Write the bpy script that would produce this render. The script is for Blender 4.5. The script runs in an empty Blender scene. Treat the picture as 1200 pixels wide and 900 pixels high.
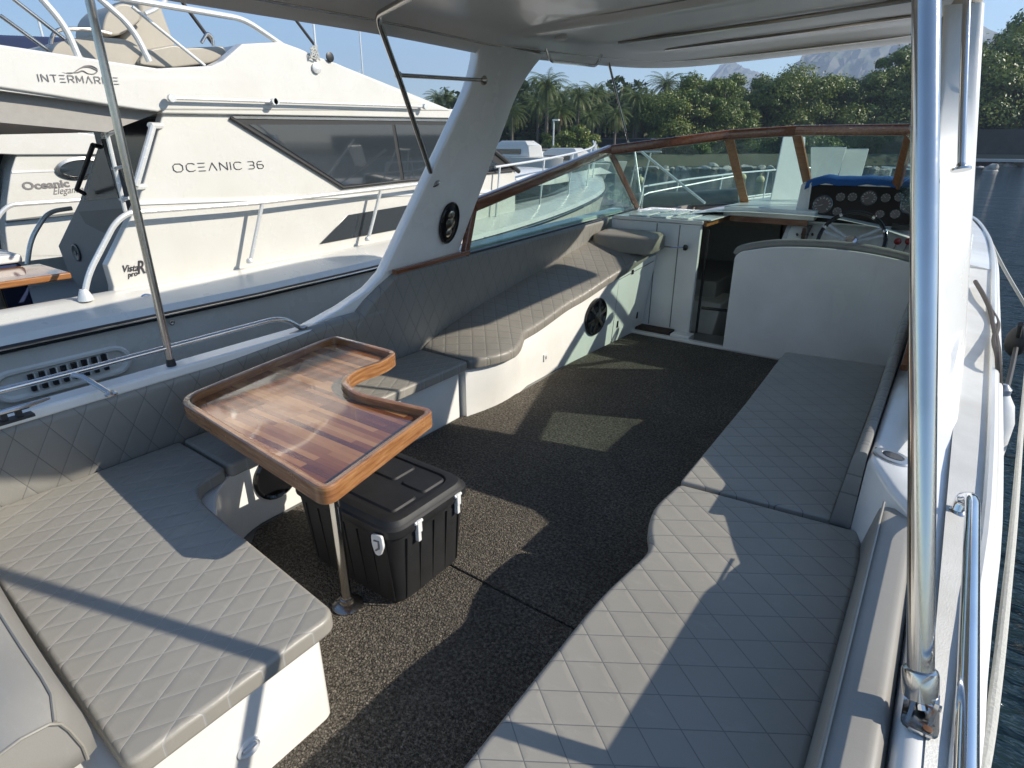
import bpy, bmesh, math, random
from mathutils import Vector, Matrix
random.seed(7)
rad = math.radians
# ------------------------------------------------------------------ survey: turn a sight line into a point on a known plane of the boat
EYE = 1.65
_f, _p, _s = 700.0, rad(22), rad(35.6)
_cp, _sp, _cs, _ss = math.cos(_p), math.sin(_p), math.cos(_s), math.sin(_s)
def _ray(px, py):
    u = px-600; v = 450-py
    F = _f*_cp+v*_sp; Z = v*_cp-_f*_sp
    return Vector((u*_cs-F*_ss, u*_ss+F*_cs, Z))
def _on(px, py, k, val):
    d = _ray(px, py); o = (0, 0, EYE)
    t = (val-o[k])/d[k]
    return Vector((0, 0, EYE))+d*t
def onx(px, py, x): return _on(px, py, 0, x)
def ony(px, py, y): return _on(px, py, 1, y)
def onz(px, py, z): return _on(px, py, 2, z)

sc = bpy.context.scene
col = bpy.data.collections.new("Scene_objects"); sc.collection.children.link(col)

# ------------------------------------------------------------------ mesh builder
class MB:
    def __init__(s): s.v = []; s.f = []
    def add(s, vs, fs):
        n = len(s.v); s.v += [Vector(v) for v in vs]; s.f += [tuple(i+n for i in f) for f in fs]; return s
    def box(s, a, b):
        x0, y0, z0 = [min(a[i], b[i]) for i in range(3)]; x1, y1, z1 = [max(a[i], b[i]) for i in range(3)]
        vs = [(x0,y0,z0),(x1,y0,z0),(x1,y1,z0),(x0,y1,z0),(x0,y0,z1),(x1,y0,z1),(x1,y1,z1),(x0,y1,z1)]
        return s.add(vs, [(0,3,2,1),(4,5,6,7),(0,1,5,4),(1,2,6,5),(2,3,7,6),(3,0,4,7)])
    def loft(s, rings, cap=True, close=False):
        n = len(rings[0]); vs = [p for r in rings for p in r]; fs = []
        m = len(rings); rr = m if close else m-1
        for i in range(rr):
            for j in range(n):
                a = i*n+j; b = i*n+(j+1) % n; c = ((i+1) % m)*n+(j+1) % n; d = ((i+1) % m)*n+j
                fs.append((a, b, c, d))
        if cap and not close: fs.append(tuple(range(n))[::-1]); fs.append(tuple((m-1)*n+j for j in range(n)))
        return s.add(vs, fs)
    def sheet(s, rows):
        n = len(rows[0]); vs = [p for r in rows for p in r]
        fs = [(i*n+j, i*n+j+1, (i+1)*n+j+1, (i+1)*n+j) for i in range(len(rows)-1) for j in range(n-1)]
        return s.add(vs, fs)
    def prism(s, pts, off):
        off = Vector(off); pts = [Vector(p) for p in pts]
        return s.loft([pts, [p+off for p in pts]])
    def tube(s, pts, r, n=12, cap=True):
        pts = [Vector(p) for p in pts]; m = len(pts)
        rs = r if isinstance(r, (list, tuple)) else [r]*m
        T = []
        for i in range(m):
            a = pts[max(i-1, 0)]; b = pts[min(i+1, m-1)]; T.append((b-a).normalized())
        up = Vector((0, 0, 1)) if abs(T[0].z) < .9 else Vector((1, 0, 0))
        N = (up-T[0]*up.dot(T[0])).normalized(); rings = []
        for i in range(m):
            N = (N-T[i]*N.dot(T[i])).normalized(); B = T[i].cross(N)
            rings.append([pts[i]+(N*math.cos(2*math.pi*k/n)+B*math.sin(2*math.pi*k/n))*rs[i] for k in range(n)])
        return s.loft(rings, cap)
    def lathe(s, c, prof, axis=(0, 0, 1), n=24):
        ax = Vector(axis).normalized(); c = Vector(c)
        u = Vector((0, 0, 1)) if abs(ax.z) < .9 else Vector((1, 0, 0))
        u = (u-ax*u.dot(ax)).normalized(); w = ax.cross(u)
        return s.loft([[c+ax*h+(u*math.cos(2*math.pi*k/n)+w*math.sin(2*math.pi*k/n))*max(r, 1e-4) for k in range(n)] for r, h in prof])
    def ball(s, c, r, n=12, sc=(1, 1, 1)):
        c = Vector(c); rings = []
        for i in range(1, n):
            a = math.pi*i/n
            rings.append([c+Vector((math.sin(a)*math.cos(2*math.pi*k/(2*n))*r*sc[0], math.sin(a)*math.sin(2*math.pi*k/(2*n))*r*sc[1], -math.cos(a)*r*sc[2])) for k in range(2*n)])
        return s.loft(rings)

def fillet(pts, r, seg=6, closed=False):
    pts = [Vector(p) for p in pts]; out = []; m = len(pts)
    for i in range(m):
        if not closed and i in (0, m-1): out.append(pts[i]); continue
        a, b, c = pts[i-1], pts[i], pts[(i+1) % m]
        ri = r[i] if isinstance(r, (list, tuple)) else r
        if ri <= 0: out.append(b); continue
        d1 = (a-b); d2 = (c-b); k = min(ri, d1.length*.48, d2.length*.48)
        p1 = b+d1.normalized()*k; p2 = b+d2.normalized()*k
        for j in range(seg+1):
            t = j/seg; out.append(p1*(1-t)**2+b*2*t*(1-t)+p2*t*t)
    return out
def smooth(pts, seg=6, closed=False):
    pts = [Vector(p) for p in pts]; out = []; m = len(pts); rng = range(m) if closed else range(m-1)
    for i in rng:
        g = lambda k: pts[k % m] if closed else pts[max(0, min(m-1, k))]
        p0, p1, p2, p3 = g(i-1), g(i), g(i+1), g(i+2)
        for j in range(seg):
            t = j/seg
            out.append(.5*((2*p1)+(p2-p0)*t+(2*p0-5*p1+4*p2-p3)*t*t+(3*p1-p0-3*p2+p3)*t**3))
    if not closed: out.append(pts[-1])
    return out

# ------------------------------------------------------------------ objects
def props(o, label=None, cat=None, group=None, kind=None):
    if label: o['label'] = label
    if cat: o['category'] = cat
    if group: o['group'] = group
    if kind: o['kind'] = kind
    return o
def origin_of(p):
    o = Vector((0, 0, 0))
    while p is not None: o = o+Vector(p.location); p = p.parent
    return o
def thing(name, loc, label, cat, group=None):
    o = bpy.data.objects.new(name, None); col.objects.link(o); o.location = loc; o.empty_display_size = .1
    return props(o, label, cat, group)
def ob(name, mb, mat, parent=None, loc=None, bevel=0, seg=2, ang=35, label=None, cat=None, group=None, kind=None, subsurf=0):
    org = origin_of(parent) if parent else Vector(loc if loc is not None else (0, 0, 0))
    me = bpy.data.meshes.new(name)
    me.from_pydata([tuple(v-org) for v in mb.v], [], mb.f); me.materials.append(mat)
    bm = bmesh.new(); bm.from_mesh(me)
    bmesh.ops.recalc_face_normals(bm, faces=bm.faces)
    bm.to_mesh(me); bm.free()
    for p in me.polygons: p.use_smooth = True
    me.set_sharp_from_angle(angle=rad(ang))
    o = bpy.data.objects.new(name, me); col.objects.link(o)
    if parent: o.parent = parent
    else: o.location = org
    if bevel:
        b = o.modifiers.new('bevel', 'BEVEL'); b.width = bevel; b.segments = seg; b.limit_method = 'ANGLE'; b.angle_limit = rad(40); b.harden_normals = True
    if subsurf:
        b = o.modifiers.new('sub', 'SUBSURF'); b.levels = subsurf; b.render_levels = subsurf
    return props(o, label, cat, group, kind)

# ------------------------------------------------------------------ materials
MATS = {}
class NT:
    def __init__(s, name):
        m = bpy.data.materials.new(name); m.use_nodes = True; s.m = m; s.t = m.node_tree; s.t.nodes.clear()
        s.out = s.n('ShaderNodeOutputMaterial')
    def n(s, ty, **k):
        nd = s.t.nodes.new(ty)
        for a, b in k.items(): setattr(nd, a, b)
        return nd
    def l(s, a, b): s.t.links.new(a, b)
    def val(s, sock, v):
        if isinstance(v, bpy.types.NodeSocket): s.l(v, sock)
        else: sock.default_value = v
    def math(s, op, a, b=0, c=0):
        nd = s.n('ShaderNodeMath', operation=op); s.val(nd.inputs[0], a); s.val(nd.inputs[1], b); s.val(nd.inputs[2], c); return nd.outputs[0]
    def noise(s, vec, scale, detail=4, rough=.5, dim='3D'):
        nd = s.n('ShaderNodeTexNoise'); nd.inputs['Scale'].default_value = scale; nd.inputs['Detail'].default_value = detail; nd.inputs['Roughness'].default_value = rough
        if vec is not None: s.l(vec, nd.inputs['Vector'])
        return nd.outputs['Fac']
    def coord(s, scale=(1, 1, 1), rot=(0, 0, 0)):
        tc = s.n('ShaderNodeTexCoord'); mp = s.n('ShaderNodeMapping'); s.l(tc.outputs['Object'], mp.inputs[0]); mp.inputs['Scale'].default_value = scale; mp.inputs['Rotation'].default_value = rot
        return mp.outputs[0]
    def ramp(s, fac, stops):
        nd = s.n('ShaderNodeValToRGB'); s.l(fac, nd.inputs[0]); e = nd.color_ramp.elements
        while len(e) < len(stops): e.new(.5)
        for i, (p, c) in enumerate(stops):
            e[i].position = p; e[i].color = (*c, 1) if len(c) == 3 else c
        return nd.outputs[0]
    def mix(s, fac, a, b, blend='MIX'):
        nd = s.n('ShaderNodeMix', data_type='RGBA', blend_type=blend)
        s.val(nd.inputs[0], fac)
        for i, v in ((6, a), (7, b)):
            if isinstance(v, bpy.types.NodeSocket): s.l(v, nd.inputs[i])
            else: nd.inputs[i].default_value = (*v, 1)
        return nd.outputs[2]
    def bump(s, h, strength=.3, dist=.01, normal=None):
        nd = s.n('ShaderNodeBump'); nd.inputs['Strength'].default_value = strength; nd.inputs['Distance'].default_value = dist; s.l(h, nd.inputs['Height'])
        if normal is not None: s.l(normal, nd.inputs['Normal'])
        return nd.outputs[0]
    def bsdf(s, color, rough=.5, metal=0, normal=None, coat=0, spec=.5, **k):
        b = s.n('ShaderNodeBsdfPrincipled')
        if isinstance(color, bpy.types.NodeSocket): s.l(color, b.inputs['Base Color'])
        else: b.inputs['Base Color'].default_value = (*color, 1)
        s.val(b.inputs['Roughness'], rough); b.inputs['Metallic'].default_value = metal
        b.inputs['Coat Weight'].default_value = coat; b.inputs['Coat Roughness'].default_value = .05
        b.inputs['Specular IOR Level'].default_value = spec
        for a, v in k.items(): b.inputs[a].default_value = v
        if normal is not None: s.l(normal, b.inputs['Normal'])
        s.l(b.outputs[0], s.out.inputs[0]); return b

def gelcoat(name, c, rough=.22, dirt=.10):
    n = NT(name); v = n.coord(); a = n.noise(v, 2.2, 6, .6); b = n.noise(n.coord((9, 9, 1.5)), 3, 5, .7)
    c2 = tuple(x*(1-dirt*2) for x in (c[0], c[1]*.985, c[2]*.95))
    cc = n.mix(n.ramp(a, [(.35, (0, 0, 0)), (.75, (1, 1, 1))]), c, c2)
    cc = n.mix(n.math('MULTIPLY', n.ramp(b, [(.58, (0, 0, 0)), (.8, (1, 1, 1))]), .35), cc, tuple(x*.72 for x in c))
    r = n.math('ADD', n.math('MULTIPLY', a, .22), rough-.08)
    n.bsdf(cc, r, normal=n.bump(n.noise(v, 3.5, 2), .12, .02), coat=.25); return n.m
def plain(name, c, rough=.5, metal=0, var=.15, scale=20, bump=.05, coat=0):
    n = NT(name); v = n.coord(); a = n.noise(v, scale, 5, .6)
    cc = n.mix(a, tuple(x*(1-var) for x in c), tuple(min(1, x*(1+var)) for x in c))
    n.bsdf(cc, n.math('ADD', n.math('MULTIPLY', a, .15), rough-.07), metal, n.bump(a, bump, .004), coat); return n.m
def steel(name, c=(.62, .61, .59), rough=.13):
    n = NT(name); v = n.coord((1, 1, 1)); a = n.noise(v, 35, 6, .7); b = n.noise(n.coord(), 4, 3)
    r = n.math('ADD', n.math('MULTIPLY', a, .16), rough-.06)
    cc = n.mix(n.ramp(b, [(.4, (0, 0, 0)), (.7, (1, 1, 1))]), c, tuple(x*.82 for x in c))
    n.bsdf(cc, r, 1.0, n.bump(a, .03, .001)); return n.m
def vinyl(name, c, thread, a1=33, a2=-36, sp=.09, plane='xy', quilt=True, rough=.42, off=(0, 0)):
    n = NT(name); tc = n.n('ShaderNodeTexCoord'); sx = n.n('ShaderNodeSeparateXYZ'); n.l(tc.outputs['Object'], sx.inputs[0])
    ax = {'x': sx.outputs[0], 'y': sx.outputs[1], 'z': sx.outputs[2]}; P, Q = ax[plane[0]], ax[plane[1]]
    v = n.coord(); leather = n.noise(v, 420, 3, .6); wr = n.noise(v, 7, 6, .62); patch = n.noise(v, 1.7, 4, .6)
    cc = n.mix(n.ramp(patch, [(.3, (0, 0, 0)), (.7, (1, 1, 1))]), c, tuple(x*.84 for x in c)); cc = n.mix(n.math('MULTIPLY', n.ramp(n.noise(n.coord((1, 2.5, 1)), 11, 7, .75), [(.56, (0, 0, 0)), (.72, (1, 1, 1))]), .22), cc, tuple(x*1.35 for x in c))
    base = n.math('ADD', n.math('MULTIPLY', leather, .02), n.math('MULTIPLY', wr, .10))
    if quilt:
        g = None
        for A in (a1, a2):
            q = n.math('ADD', n.math('MULTIPLY', P, -math.sin(rad(A))/sp), n.math('MULTIPLY', Q, math.cos(rad(A))/sp))
            q = n.math('ABSOLUTE', n.math('SUBTRACT', n.math('FRACT', n.math('ADD', q, 200.3)), .5))
            q = n.math('MULTIPLY', n.math('SUBTRACT', .5, q), sp)     # distance from the seam in metres
            g = q if g is None else n.math('MINIMUM', g, q)
        puff = n.math('MINIMUM', n.math('DIVIDE', g, .014), 1.0); puff = n.math('POWER', puff, .45)
        line = n.math('LESS_THAN', g, .0013)
        cc = n.mix(n.math('MULTIPLY', line, .75), cc, thread)
        h = n.math('ADD', base, n.math('MULTIPLY', puff, .26)); nm = n.bump(h, .75, .010)
    else: nm = n.bump(base, .8, .012)
    n.bsdf(cc, n.math('ADD', n.math('MULTIPLY', wr, .2), rough-.1), normal=nm, spec=.45); return n.m
def wood(name, base, light, dark, rot=0, gloss=.12, staves=False, scale=1.0, flat=False):
    n = NT(name); co = n.coord((1, 1, 1), (0, 0, rot))
    st = n.n('ShaderNodeMapping'); n.l(co, st.inputs[0]); st.inputs['Scale'].default_value = (3, 3, 34) if flat else (1.6*scale, 22*scale, 22*scale)
    gr = n.noise(st.outputs[0], 2.5, 7, .65); f2 = n.n('ShaderNodeMapping'); n.l(co, f2.inputs[0]); f2.inputs['Scale'].default_value = (9, 9, 120) if flat else (6*scale, 90*scale, 90*scale)
    fine = n.noise(f2.outputs[0], 3, 4, .6)
    cc = n.ramp(gr, [(.25, dark), (.5, base), (.75, light)])
    if staves:
        br = n.n('ShaderNodeTexBrick'); n.l(co, br.inputs['Vector']); br.inputs['Scale'].default_value = 1
        br.inputs['Brick Width'].default_value = .55; br.inputs['Row Height'].default_value = .026; br.inputs['Mortar Size'].default_value = .0002
        br.inputs['Color1'].default_value = (0, 0, 0, 1); br.inputs['Color2'].default_value = (1, 1, 1, 1); br.inputs['Mortar'].default_value = (.25, .25, .25, 1); br.inputs['Bias'].default_value = -.05
        br.offset = .37
        sv = n.ramp(br.outputs['Color'], [(0, (.085, .026, .009)), (.32, (.19, .062, .02)), (.58, (.30, .12, .036)), (.82, (.46, .22, .075)), (1, (.60, .34, .13))])
        cc = n.mix(.72, cc, sv)
        cc = n.mix(n.math('MULTIPLY', fine, .45), cc, tuple(x*.4 for x in base))
    else: cc = n.mix(n.math('MULTIPLY', fine, .35), cc, dark)
    sm = n.noise(n.coord(), 7, 6, .7)
    r = n.math('ADD', n.math('MULTIPLY', n.ramp(sm, [(.45, (0, 0, 0)), (.75, (1, 1, 1))]), .22), gloss)
    n.bsdf(cc, r, normal=n.bump(gr, .05, .004), coat=.7 if gloss < .2 else .2); return n.m
def glass(name, tint, gloss=.9, rough=.0, dust=.0):
    n = NT(name); tr = n.n('ShaderNodeBsdfTransparent'); tr.inputs[0].default_value = (*tint, 1)
    gl = n.n('ShaderNodeBsdfGlossy'); gl.inputs['Roughness'].default_value = rough; gl.inputs[0].default_value = (gloss, gloss, gloss, 1)
    fr = n.n('ShaderNodeFresnel'); ge = n.n('ShaderNodeNewGeometry'); n.l(n.math('ADD', n.math('MULTIPLY', ge.outputs['Backfacing'], 1/1.45-1.45), 1.45), fr.inputs[0])
    mx = n.n('ShaderNodeMixShader'); n.l(fr.outputs[0], mx.inputs[0]); n.l(tr.outputs[0], mx.inputs[1]); n.l(gl.outputs[0], mx.inputs[2])
    last = mx.outputs[0]
    if dust:
        df = n.n('ShaderNodeBsdfDiffuse'); df.inputs[0].default_value = (.6, .72, .68, 1); m2 = n.n('ShaderNodeMixShader')
        d = n.math('MULTIPLY', n.ramp(n.noise(n.coord(), 6, 5, .7), [(.4, (.3, .3, .3)), (.8, (1, 1, 1))]), dust); n.l(d, m2.inputs[0]); n.l(last, m2.inputs[1]); n.l(df.outputs[0], m2.inputs[2]); last = m2.outputs[0]
    n.l(last, n.out.inputs[0]); return n.m

GEL = gelcoat('gelcoat_white', (.85, .85, .83), .22, .07)
GELB = gelcoat('gelcoat_deck', (.78, .79, .78), .3, .13)
GELW = gelcoat('gelcoat_cream', (.84, .83, .79), .18, .05)
GELG = gelcoat('gelcoat_dark_grey', (.20, .205, .20), .4, .15)  # one dark grey for the sole, grooves, door gaps and a moulding
STEEL = steel('polished_steel'); STEELD = steel('aged_steel', (.48, .45, .41), .2)
ALU = plain('white_rail_paint', (.72, .72, .69), .25, .3, .06, 30)
VG = (.33, .308, .265); TH = (.36, .35, .33)
V_AFT = vinyl('vinyl_quilt_stbd', VG, (.12, .12, .12), 33, -38, .092)
V_PORT = vinyl('vinyl_quilt_port', VG, TH, 60, -60, .078)
V_FWD = vinyl('vinyl_quilt_fwd', VG, (.10, .10, .10), 35, -45, .092)
V_LNG = vinyl('vinyl_quilt_lounge', (.27, .25, .215), (.10, .10, .09), 40, -50, .088)
V_BACK = vinyl('vinyl_quilt_back', (.26, .25, .225), (.10, .10, .10), 62, -62, .10, 'yz')
V_PL = vinyl('vinyl_plain', (.30, .285, .255), TH, quilt=False)
V_TAN = vinyl('vinyl_tan', (.30, .27, .22), TH, quilt=False)
V_PIP = plain('piping', (.28, .26, .22), .4)
TEAK = wood('varnished_mahogany', (.18, .06, .026), (.29, .11, .048), (.08, .025, .011), rot=0, gloss=.15)
TEAKY = wood('varnished_mahogany_lengthwise', (.19, .065, .028), (.30, .115, .05), (.09, .028, .012), rot=rad(90), gloss=.12)
POSTW = wood('oiled_teak_post', (.30, .13, .045), (.42, .20, .08), (.16, .06, .02), gloss=.3)
TTOP = wood('table_staves', (.24, .075, .024), (.40, .18, .06), (.07, .018, .008), gloss=.10, staves=True)
TRIM = wood('table_rim', (.34, .155, .06), (.52, .29, .13), (.15, .055, .02), gloss=.16, scale=.8, flat=True)
MAHD = wood('dark_door_mahogany', (.05, .012, .008), (.09, .025, .014), (.02, .006, .004), gloss=.25)
BLK = plain('black_plastic', (.009, .009, .0095), .45, bump=.1, scale=60)
BLKG = plain('black_gloss', (.008, .008, .009), .12, bump=0)
RUB = plain('black_rubber', (.02, .02, .02), .6)
WPL = plain('white_plastic', (.72, .72, .70), .35)
CHR = steel('chrome', (.78, .78, .78), .06)
BLUE = plain('blue_cloth', (.012, .09, .30), .8, var=.2, bump=.4, scale=60)
NAVY = plain('navy_canvas', (.008, .02, .07), .8)
ROPE = plain('rope_white', (.50, .49, .44), .85, bump=.8, scale=140, var=.3)
ROPED = plain('rope_dark', (.06, .05, .045), .85, bump=.8, scale=140)
RED = plain('red_knob', (.28, .008, .01), .2, bump=0, coat=.5)
GRS = plain('grey_lettering', (.2, .185, .18), .4)
GRS2 = plain('dark_lettering', (.05, .045, .05), .4)
DKGLS = None
GLS = glass('windscreen_glass', (.74, .84, .80), .9, .0, .06)
def carpet():
    n = NT('coil_carpet'); v = n.coord(); w = n.noise(v, 85, 3, .7); w2 = n.noise(v, 230, 4, .7); big = n.noise(v, 1.6, 5, .6)
    vo = n.n('ShaderNodeTexVoronoi', feature='DISTANCE_TO_EDGE'); n.l(v, vo.inputs['Vector']); vo.inputs['Scale'].default_value = 95
    cv = n.math('MINIMUM', n.math('MULTIPLY', vo.outputs['Distance'], 4), 1.0)
    cc = n.ramp(n.math('ADD', n.math('MULTIPLY', w, .6), n.math('MULTIPLY', w2, .4)), [(.36, (.028, .024, .019)), (.49, (.145, .126, .10)), (.62, (.38, .335, .27))])
    cc = n.mix(n.ramp(big, [(.35, (0, 0, 0)), (.7, (1, 1, 1))]), cc, n.mix(.4, cc, (.03, .028, .025))); cc = n.mix(n.math('MULTIPLY', n.ramp(n.noise(v, 5, 6, .7), [(.5, (0, 0, 0)), (.75, (1, 1, 1))]), .35), cc, (.17, .15, .12))
    h = n.math('ADD', n.math('MULTIPLY', w, .8), n.math('MULTIPLY', cv, .5))
    n.bsdf(cc, .85, normal=n.bump(h, 1.0, .02), spec=.25); return n.m
CARPET = carpet()
def dark_glass():
    n = NT('tinted_window'); n.bsdf((.03, .037, .042), .04, spec=.9, coat=.6); return n.m
DKGLS = dark_glass()
def nonskid():
    n = NT('nonskid_deck'); v = n.coord(); vo = n.n('ShaderNodeTexVoronoi'); n.l(v, vo.inputs['Vector']); vo.inputs['Scale'].default_value = 260; a = n.noise(v, 2.5, 6, .65)
    cc = n.mix(n.ramp(a, [(.4, (0, 0, 0)), (.75, (1, 1, 1))]), (.60, .595, .565), (.46, .445, .41))
    n.bsdf(cc, .5, normal=n.bump(vo.outputs['Distance'], .35, .0015)); return n.m
NSK = nonskid()

# ================================================================== OUR MOTORBOAT
boat = thing('motorboat', (-1.35, 2.5, -.45), 'white open motorboat the photo is taken from, with grey vinyl seats and a hardtop', 'motorboat')
def bp(name, mb, mat, **k): return ob(name, mb, mat, boat, **k)

# ---- hull shell: outer sides port and starboard to the bow, and the cockpit sole
stb = [(.20, -1.2), (.236, 1.05), (.285, 2.0), (.312, 3.2), (.335, 4.97), (.35, 6.2), (.32, 7.6), (.18, 9.1), (-.25, 10.6), (-1.25, 11.9)]
prt = [(-2.66, -1.2), (-2.68, 1.05), (-2.71, 2.0), (-2.80, 3.2), (-2.84, 4.97), (-2.85, 6.2), (-2.82, 7.6), (-2.66, 9.1), (-2.25, 10.6), (-1.25, 11.9)]
def gz(y): return .64+.14*max(0, min(1, (y-1.0)/4.5))+.10*max(0, (y-5.5)/6.4)
hm = MB()
for side in (stb, prt):
    lift = .06 if side is prt else 0
    s = smooth([(x, y, 0) for x, y in side], 5)
    rows = []
    for zf in (0, .25, .6, 1.0):
        rows.append([Vector((-1.37+(p.x+1.37)*(1-.16*zf**1.5), p.y-.5*zf*max(0, (p.y-6)/5), gz(p.y)+lift-zf*(gz(p.y)+.65))) for p in s])
    hm.sheet(rows)
hm.add([(-2.66, -1.2, .70), (.22, -1.2, .66), (.0, -1.2, -.65), (-2.5, -1.2, -.65)], [(0, 1, 2, 3)])
hull = bp('hull', hm, GEL)
bp('cockpit_sole', MB().box((-2.6, -1.15, -.05), (.1, 5.4, -.002)), GELG)
# rubber fender strip and toe rail along both gunwales
for side, nm in ((stb, 0), (prt, 1)):
    s = smooth([(x, y, 0) for x, y in side], 5); sg = 1 if nm == 0 else -1
    bp('rub_rail', MB().tube([(p.x+.004*sg, p.y, gz(p.y)-.045+.06*nm) for p in s], .020, 10), WPL)
    bp('toe_rail', MB().tube([(p.x-.018*sg, p.y, gz(p.y)+.006+.055*nm) for p in s], .018 if nm == 0 else .012, 10), GELW)

# ---- starboard side deck (white walkway) and the raised coaming inboard of it
dk = MB(); s = smooth([(x, y, 0) for x, y in stb[:7]], 5)
inn = lambda y: .165 if y < 4.8 else .165-.1*(y-4.8)
dk.sheet([[Vector((inn(p.y), p.y, gz(p.y)+.012)) for p in s], [Vector((p.x-.03, p.y, gz(p.y))) for p in s]])
bp('side_deck', dk, NSK)
def ctop(y): return .652+.055*max(0, min(1, (y-1.2)/2.3))
rows = []
for i in range(40):
    y = -1.15+(5.6+1.15)*i/39
    xi = -.055 if y > 2.02 else (-.055+.175*min(1, (2.02-y)/.15)**.8 if y > 1.87 else .12)
    zi = ctop(y); rd = .085*max(0, min(1, (y-2.25)/1.1))
    rows.append([Vector((xi, y, .30)), Vector((xi, y, zi-.025)), Vector((xi+.008, y, zi-.008)), Vector((min(xi+.025, .168), y, zi)), Vector((.16, y, zi+rd)), Vector((.175, y, zi+rd-.01)), Vector((.182, y, zi-.004)), Vector((.182, y, .30))])
bp('coaming', MB().loft(rows), GEL, ang=50)
# forward of y=2.3 the coaming steps up under the windscreen (both sides)
def riser(x0, x1, name='coaming_riser'):
    prof = [(2.10, .74), (2.30, .80), (2.46, .93), (2.60, .965), (5.62, 1.05), (5.62, .5), (2.1, .5)]
    prof = fillet([(x0, y, z) for y, z in prof], [0, .08, .1, .06, 0, 0, 0], 5, True)
    return bp(name, MB().prism(prof, (x1-x0, 0, 0)), GEL, bevel=.01)
riser(-2.79, -2.655)
prof = fillet([(.02, y, z) for y, z in [(2.75, .70), (3.0, .74), (3.2, .86), (4.2, .88), (5.62, 1.03), (5.62, .5), (2.75, .5)]], [0, .08, .1, .1, 0, 0, 0], 5, True)
bp('coaming_riser', MB().prism(prof, (.13, 0, 0)), GEL, bevel=.01)
# port gunwale cap
pc = MB().prism([(-2.58, -1.15, .70), (-2.60, 2.3, .70), (-2.73, 2.3, .70), (-2.69, 1.0, .70), (-2.665, -1.15, .70)], (0, 0, .045)); bp('gunwale', pc, GEL, bevel=.012, seg=3)

# ---- pillars (slanted hardtop supports) with their feet, oval speaker on the port one
def pillar(xb, xt, y0a, y1a, y0t, y1t, zb, zt, th, sgn, skew=0):
    m = MB(); rings = []
    for i in range(21):
        t = i/20; z = zb+(zt-zb)*t
        a = y0a+(y0t-y0a)*t; b = y1a+(y1t-y1a)*t
        if t < .16: a -= .45*((.16-t)/.16)**2
        if t > .80: k = ((t-.80)/.20)**2; a -= .10*k; b += .13*k
        x = xb+(xt-xb)*t
        ring = [(x, a, z), (x, b, z), (x+th*sgn, b-.02, z), (x+th*sgn, max(a+.03, min(b-.10, skew+.1*t)) if skew else a+.03, z)]
        rings.append(fillet(ring, .028, 4, True))
    return m.loft(rings)
PP = dict(y0a=2.22, y1a=2.86, y0t=3.27, y1t=3.66)
pp = bp('pillar', pillar(-2.668, -2.30, 2.24, 2.95, 3.02, 3.44, .72, 2.16, .10, -1), GEL, ang=50)
sp_ = bp('pillar', pillar(.045, -.235, 2.62, 3.42, 3.62, 4.05, .70, 2.20, .145, 1, 3.36), GEL, ang=50)
def oval(c, u, v, a, b, n=40): return [Vector(c)+Vector(u)*(a*math.cos(2*math.pi*k/n))+Vector(v)*(b*math.sin(2*math.pi*k/n)) for k in range(n)]
def ringmesh(c, u, v, nrm, a, b, w, h, n=40):
    nrm = Vector(nrm).normalized()
    sec = [(0, 0), (0, h*.7), (w*.3, h), (w*.8, h*.8), (w, 0)]
    return MB().loft([[p+nrm*hh for p in oval(c, u, v, a-ww, b-ww, n)] for ww, hh in sec], cap=False)
pcn = onx(525, 261, -2.545); pcn.x = -2.668+.368*(pcn.z-.72)/1.43+.006
pu = Vector((.0, .93, .0)).normalized(); pn = Vector((1, 0, -.257)).normalized(); pv = pn.cross(pu).normalized()
spk = ob('speaker', MB().loft([oval(pcn-pn*.01, pu, pv, .078, .125), oval(pcn+pn*.010, pu, pv, .074, .121), oval(pcn+pn*.014, pu, pv, .06, .10)]), BLKG, pp, ang=30)
ob('speaker_rim', ringmesh(pcn+pn*.004, pu, pv, pn, .084, .132, .012, .014), BLKG, pp)
g = MB()
for dz, w in ((.05, .03), (.0, .04), (-.06, .028)): g.lathe(pcn+pv*dz+pn*.012, [(w, 0), (w, .005), (w*.7, .009), (w*.3, .012), (.002, .012)], pn, 20)
ob('speaker_cone', g, STEELD, pp)

# ---- hardtop: a crowned shell with rounded plan, underside ribs and trim
def topplan(n=0):
    P = [(-2.30, .55), (-2.33, 2.3), (-2.36, 3.2), (-2.37, 4.2), (-2.34, 5.05), (-2.15, 5.55), (-1.75, 5.76), (-1.2, 5.84), (-.66, 5.84), (-.30, 5.60), (-.18, 4.8), (-.12, 4.0), (-.08, 3.2), (-.02, 2.3), (-.06, 2.0), (-.35, 1.58), (-1.2, 1.15)]
    return smooth([(x, y, 0) for x, y in P], 6, True)
plan = topplan(); TZ = 2.175
def crown(x, y): return .045*(1-((x+1.2)/1.15)**2)
def tz(x, y): return 2.165+.05*max(0, y-3.0)+.04*(x+2.35)
cen = Vector((-1.2, 3.4, 0)); rings = []
for f, dz in ((.0, .05), (.3, .05), (.6, .05), (.85, .045), (.93, .02), (.965, -.035), (1.0, -.055), (1.012, -.03), (1.01, .03), (.97, .085), (.85, .12), (.5, .14), (.0, .145)):
    rings.append([Vector((cen.x+(p.x-cen.x)*max(f, .001), cen.y+(p.y-cen.y)*max(f, .001), tz(cen.x+(p.x-cen.x)*f, cen.y+(p.y-cen.y)*f)+crown(cen.x+(p.x-cen.x)*f, cen.y+(p.y-cen.y)*f)*(1 if dz > 0 else .3)+dz)) for p in plan])
TOPM = NT('hardtop_gelcoat')
_v = TOPM.coord(); TOPM.bsdf(TOPM.mix(TOPM.noise(_v, 3, 5), (.74, .74, .71), (.83, .83, .80)), .30, normal=TOPM.bump(TOPM.noise(_v, 2.5, 3), .25, .02), coat=.18); TOPM = TOPM.m
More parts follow.
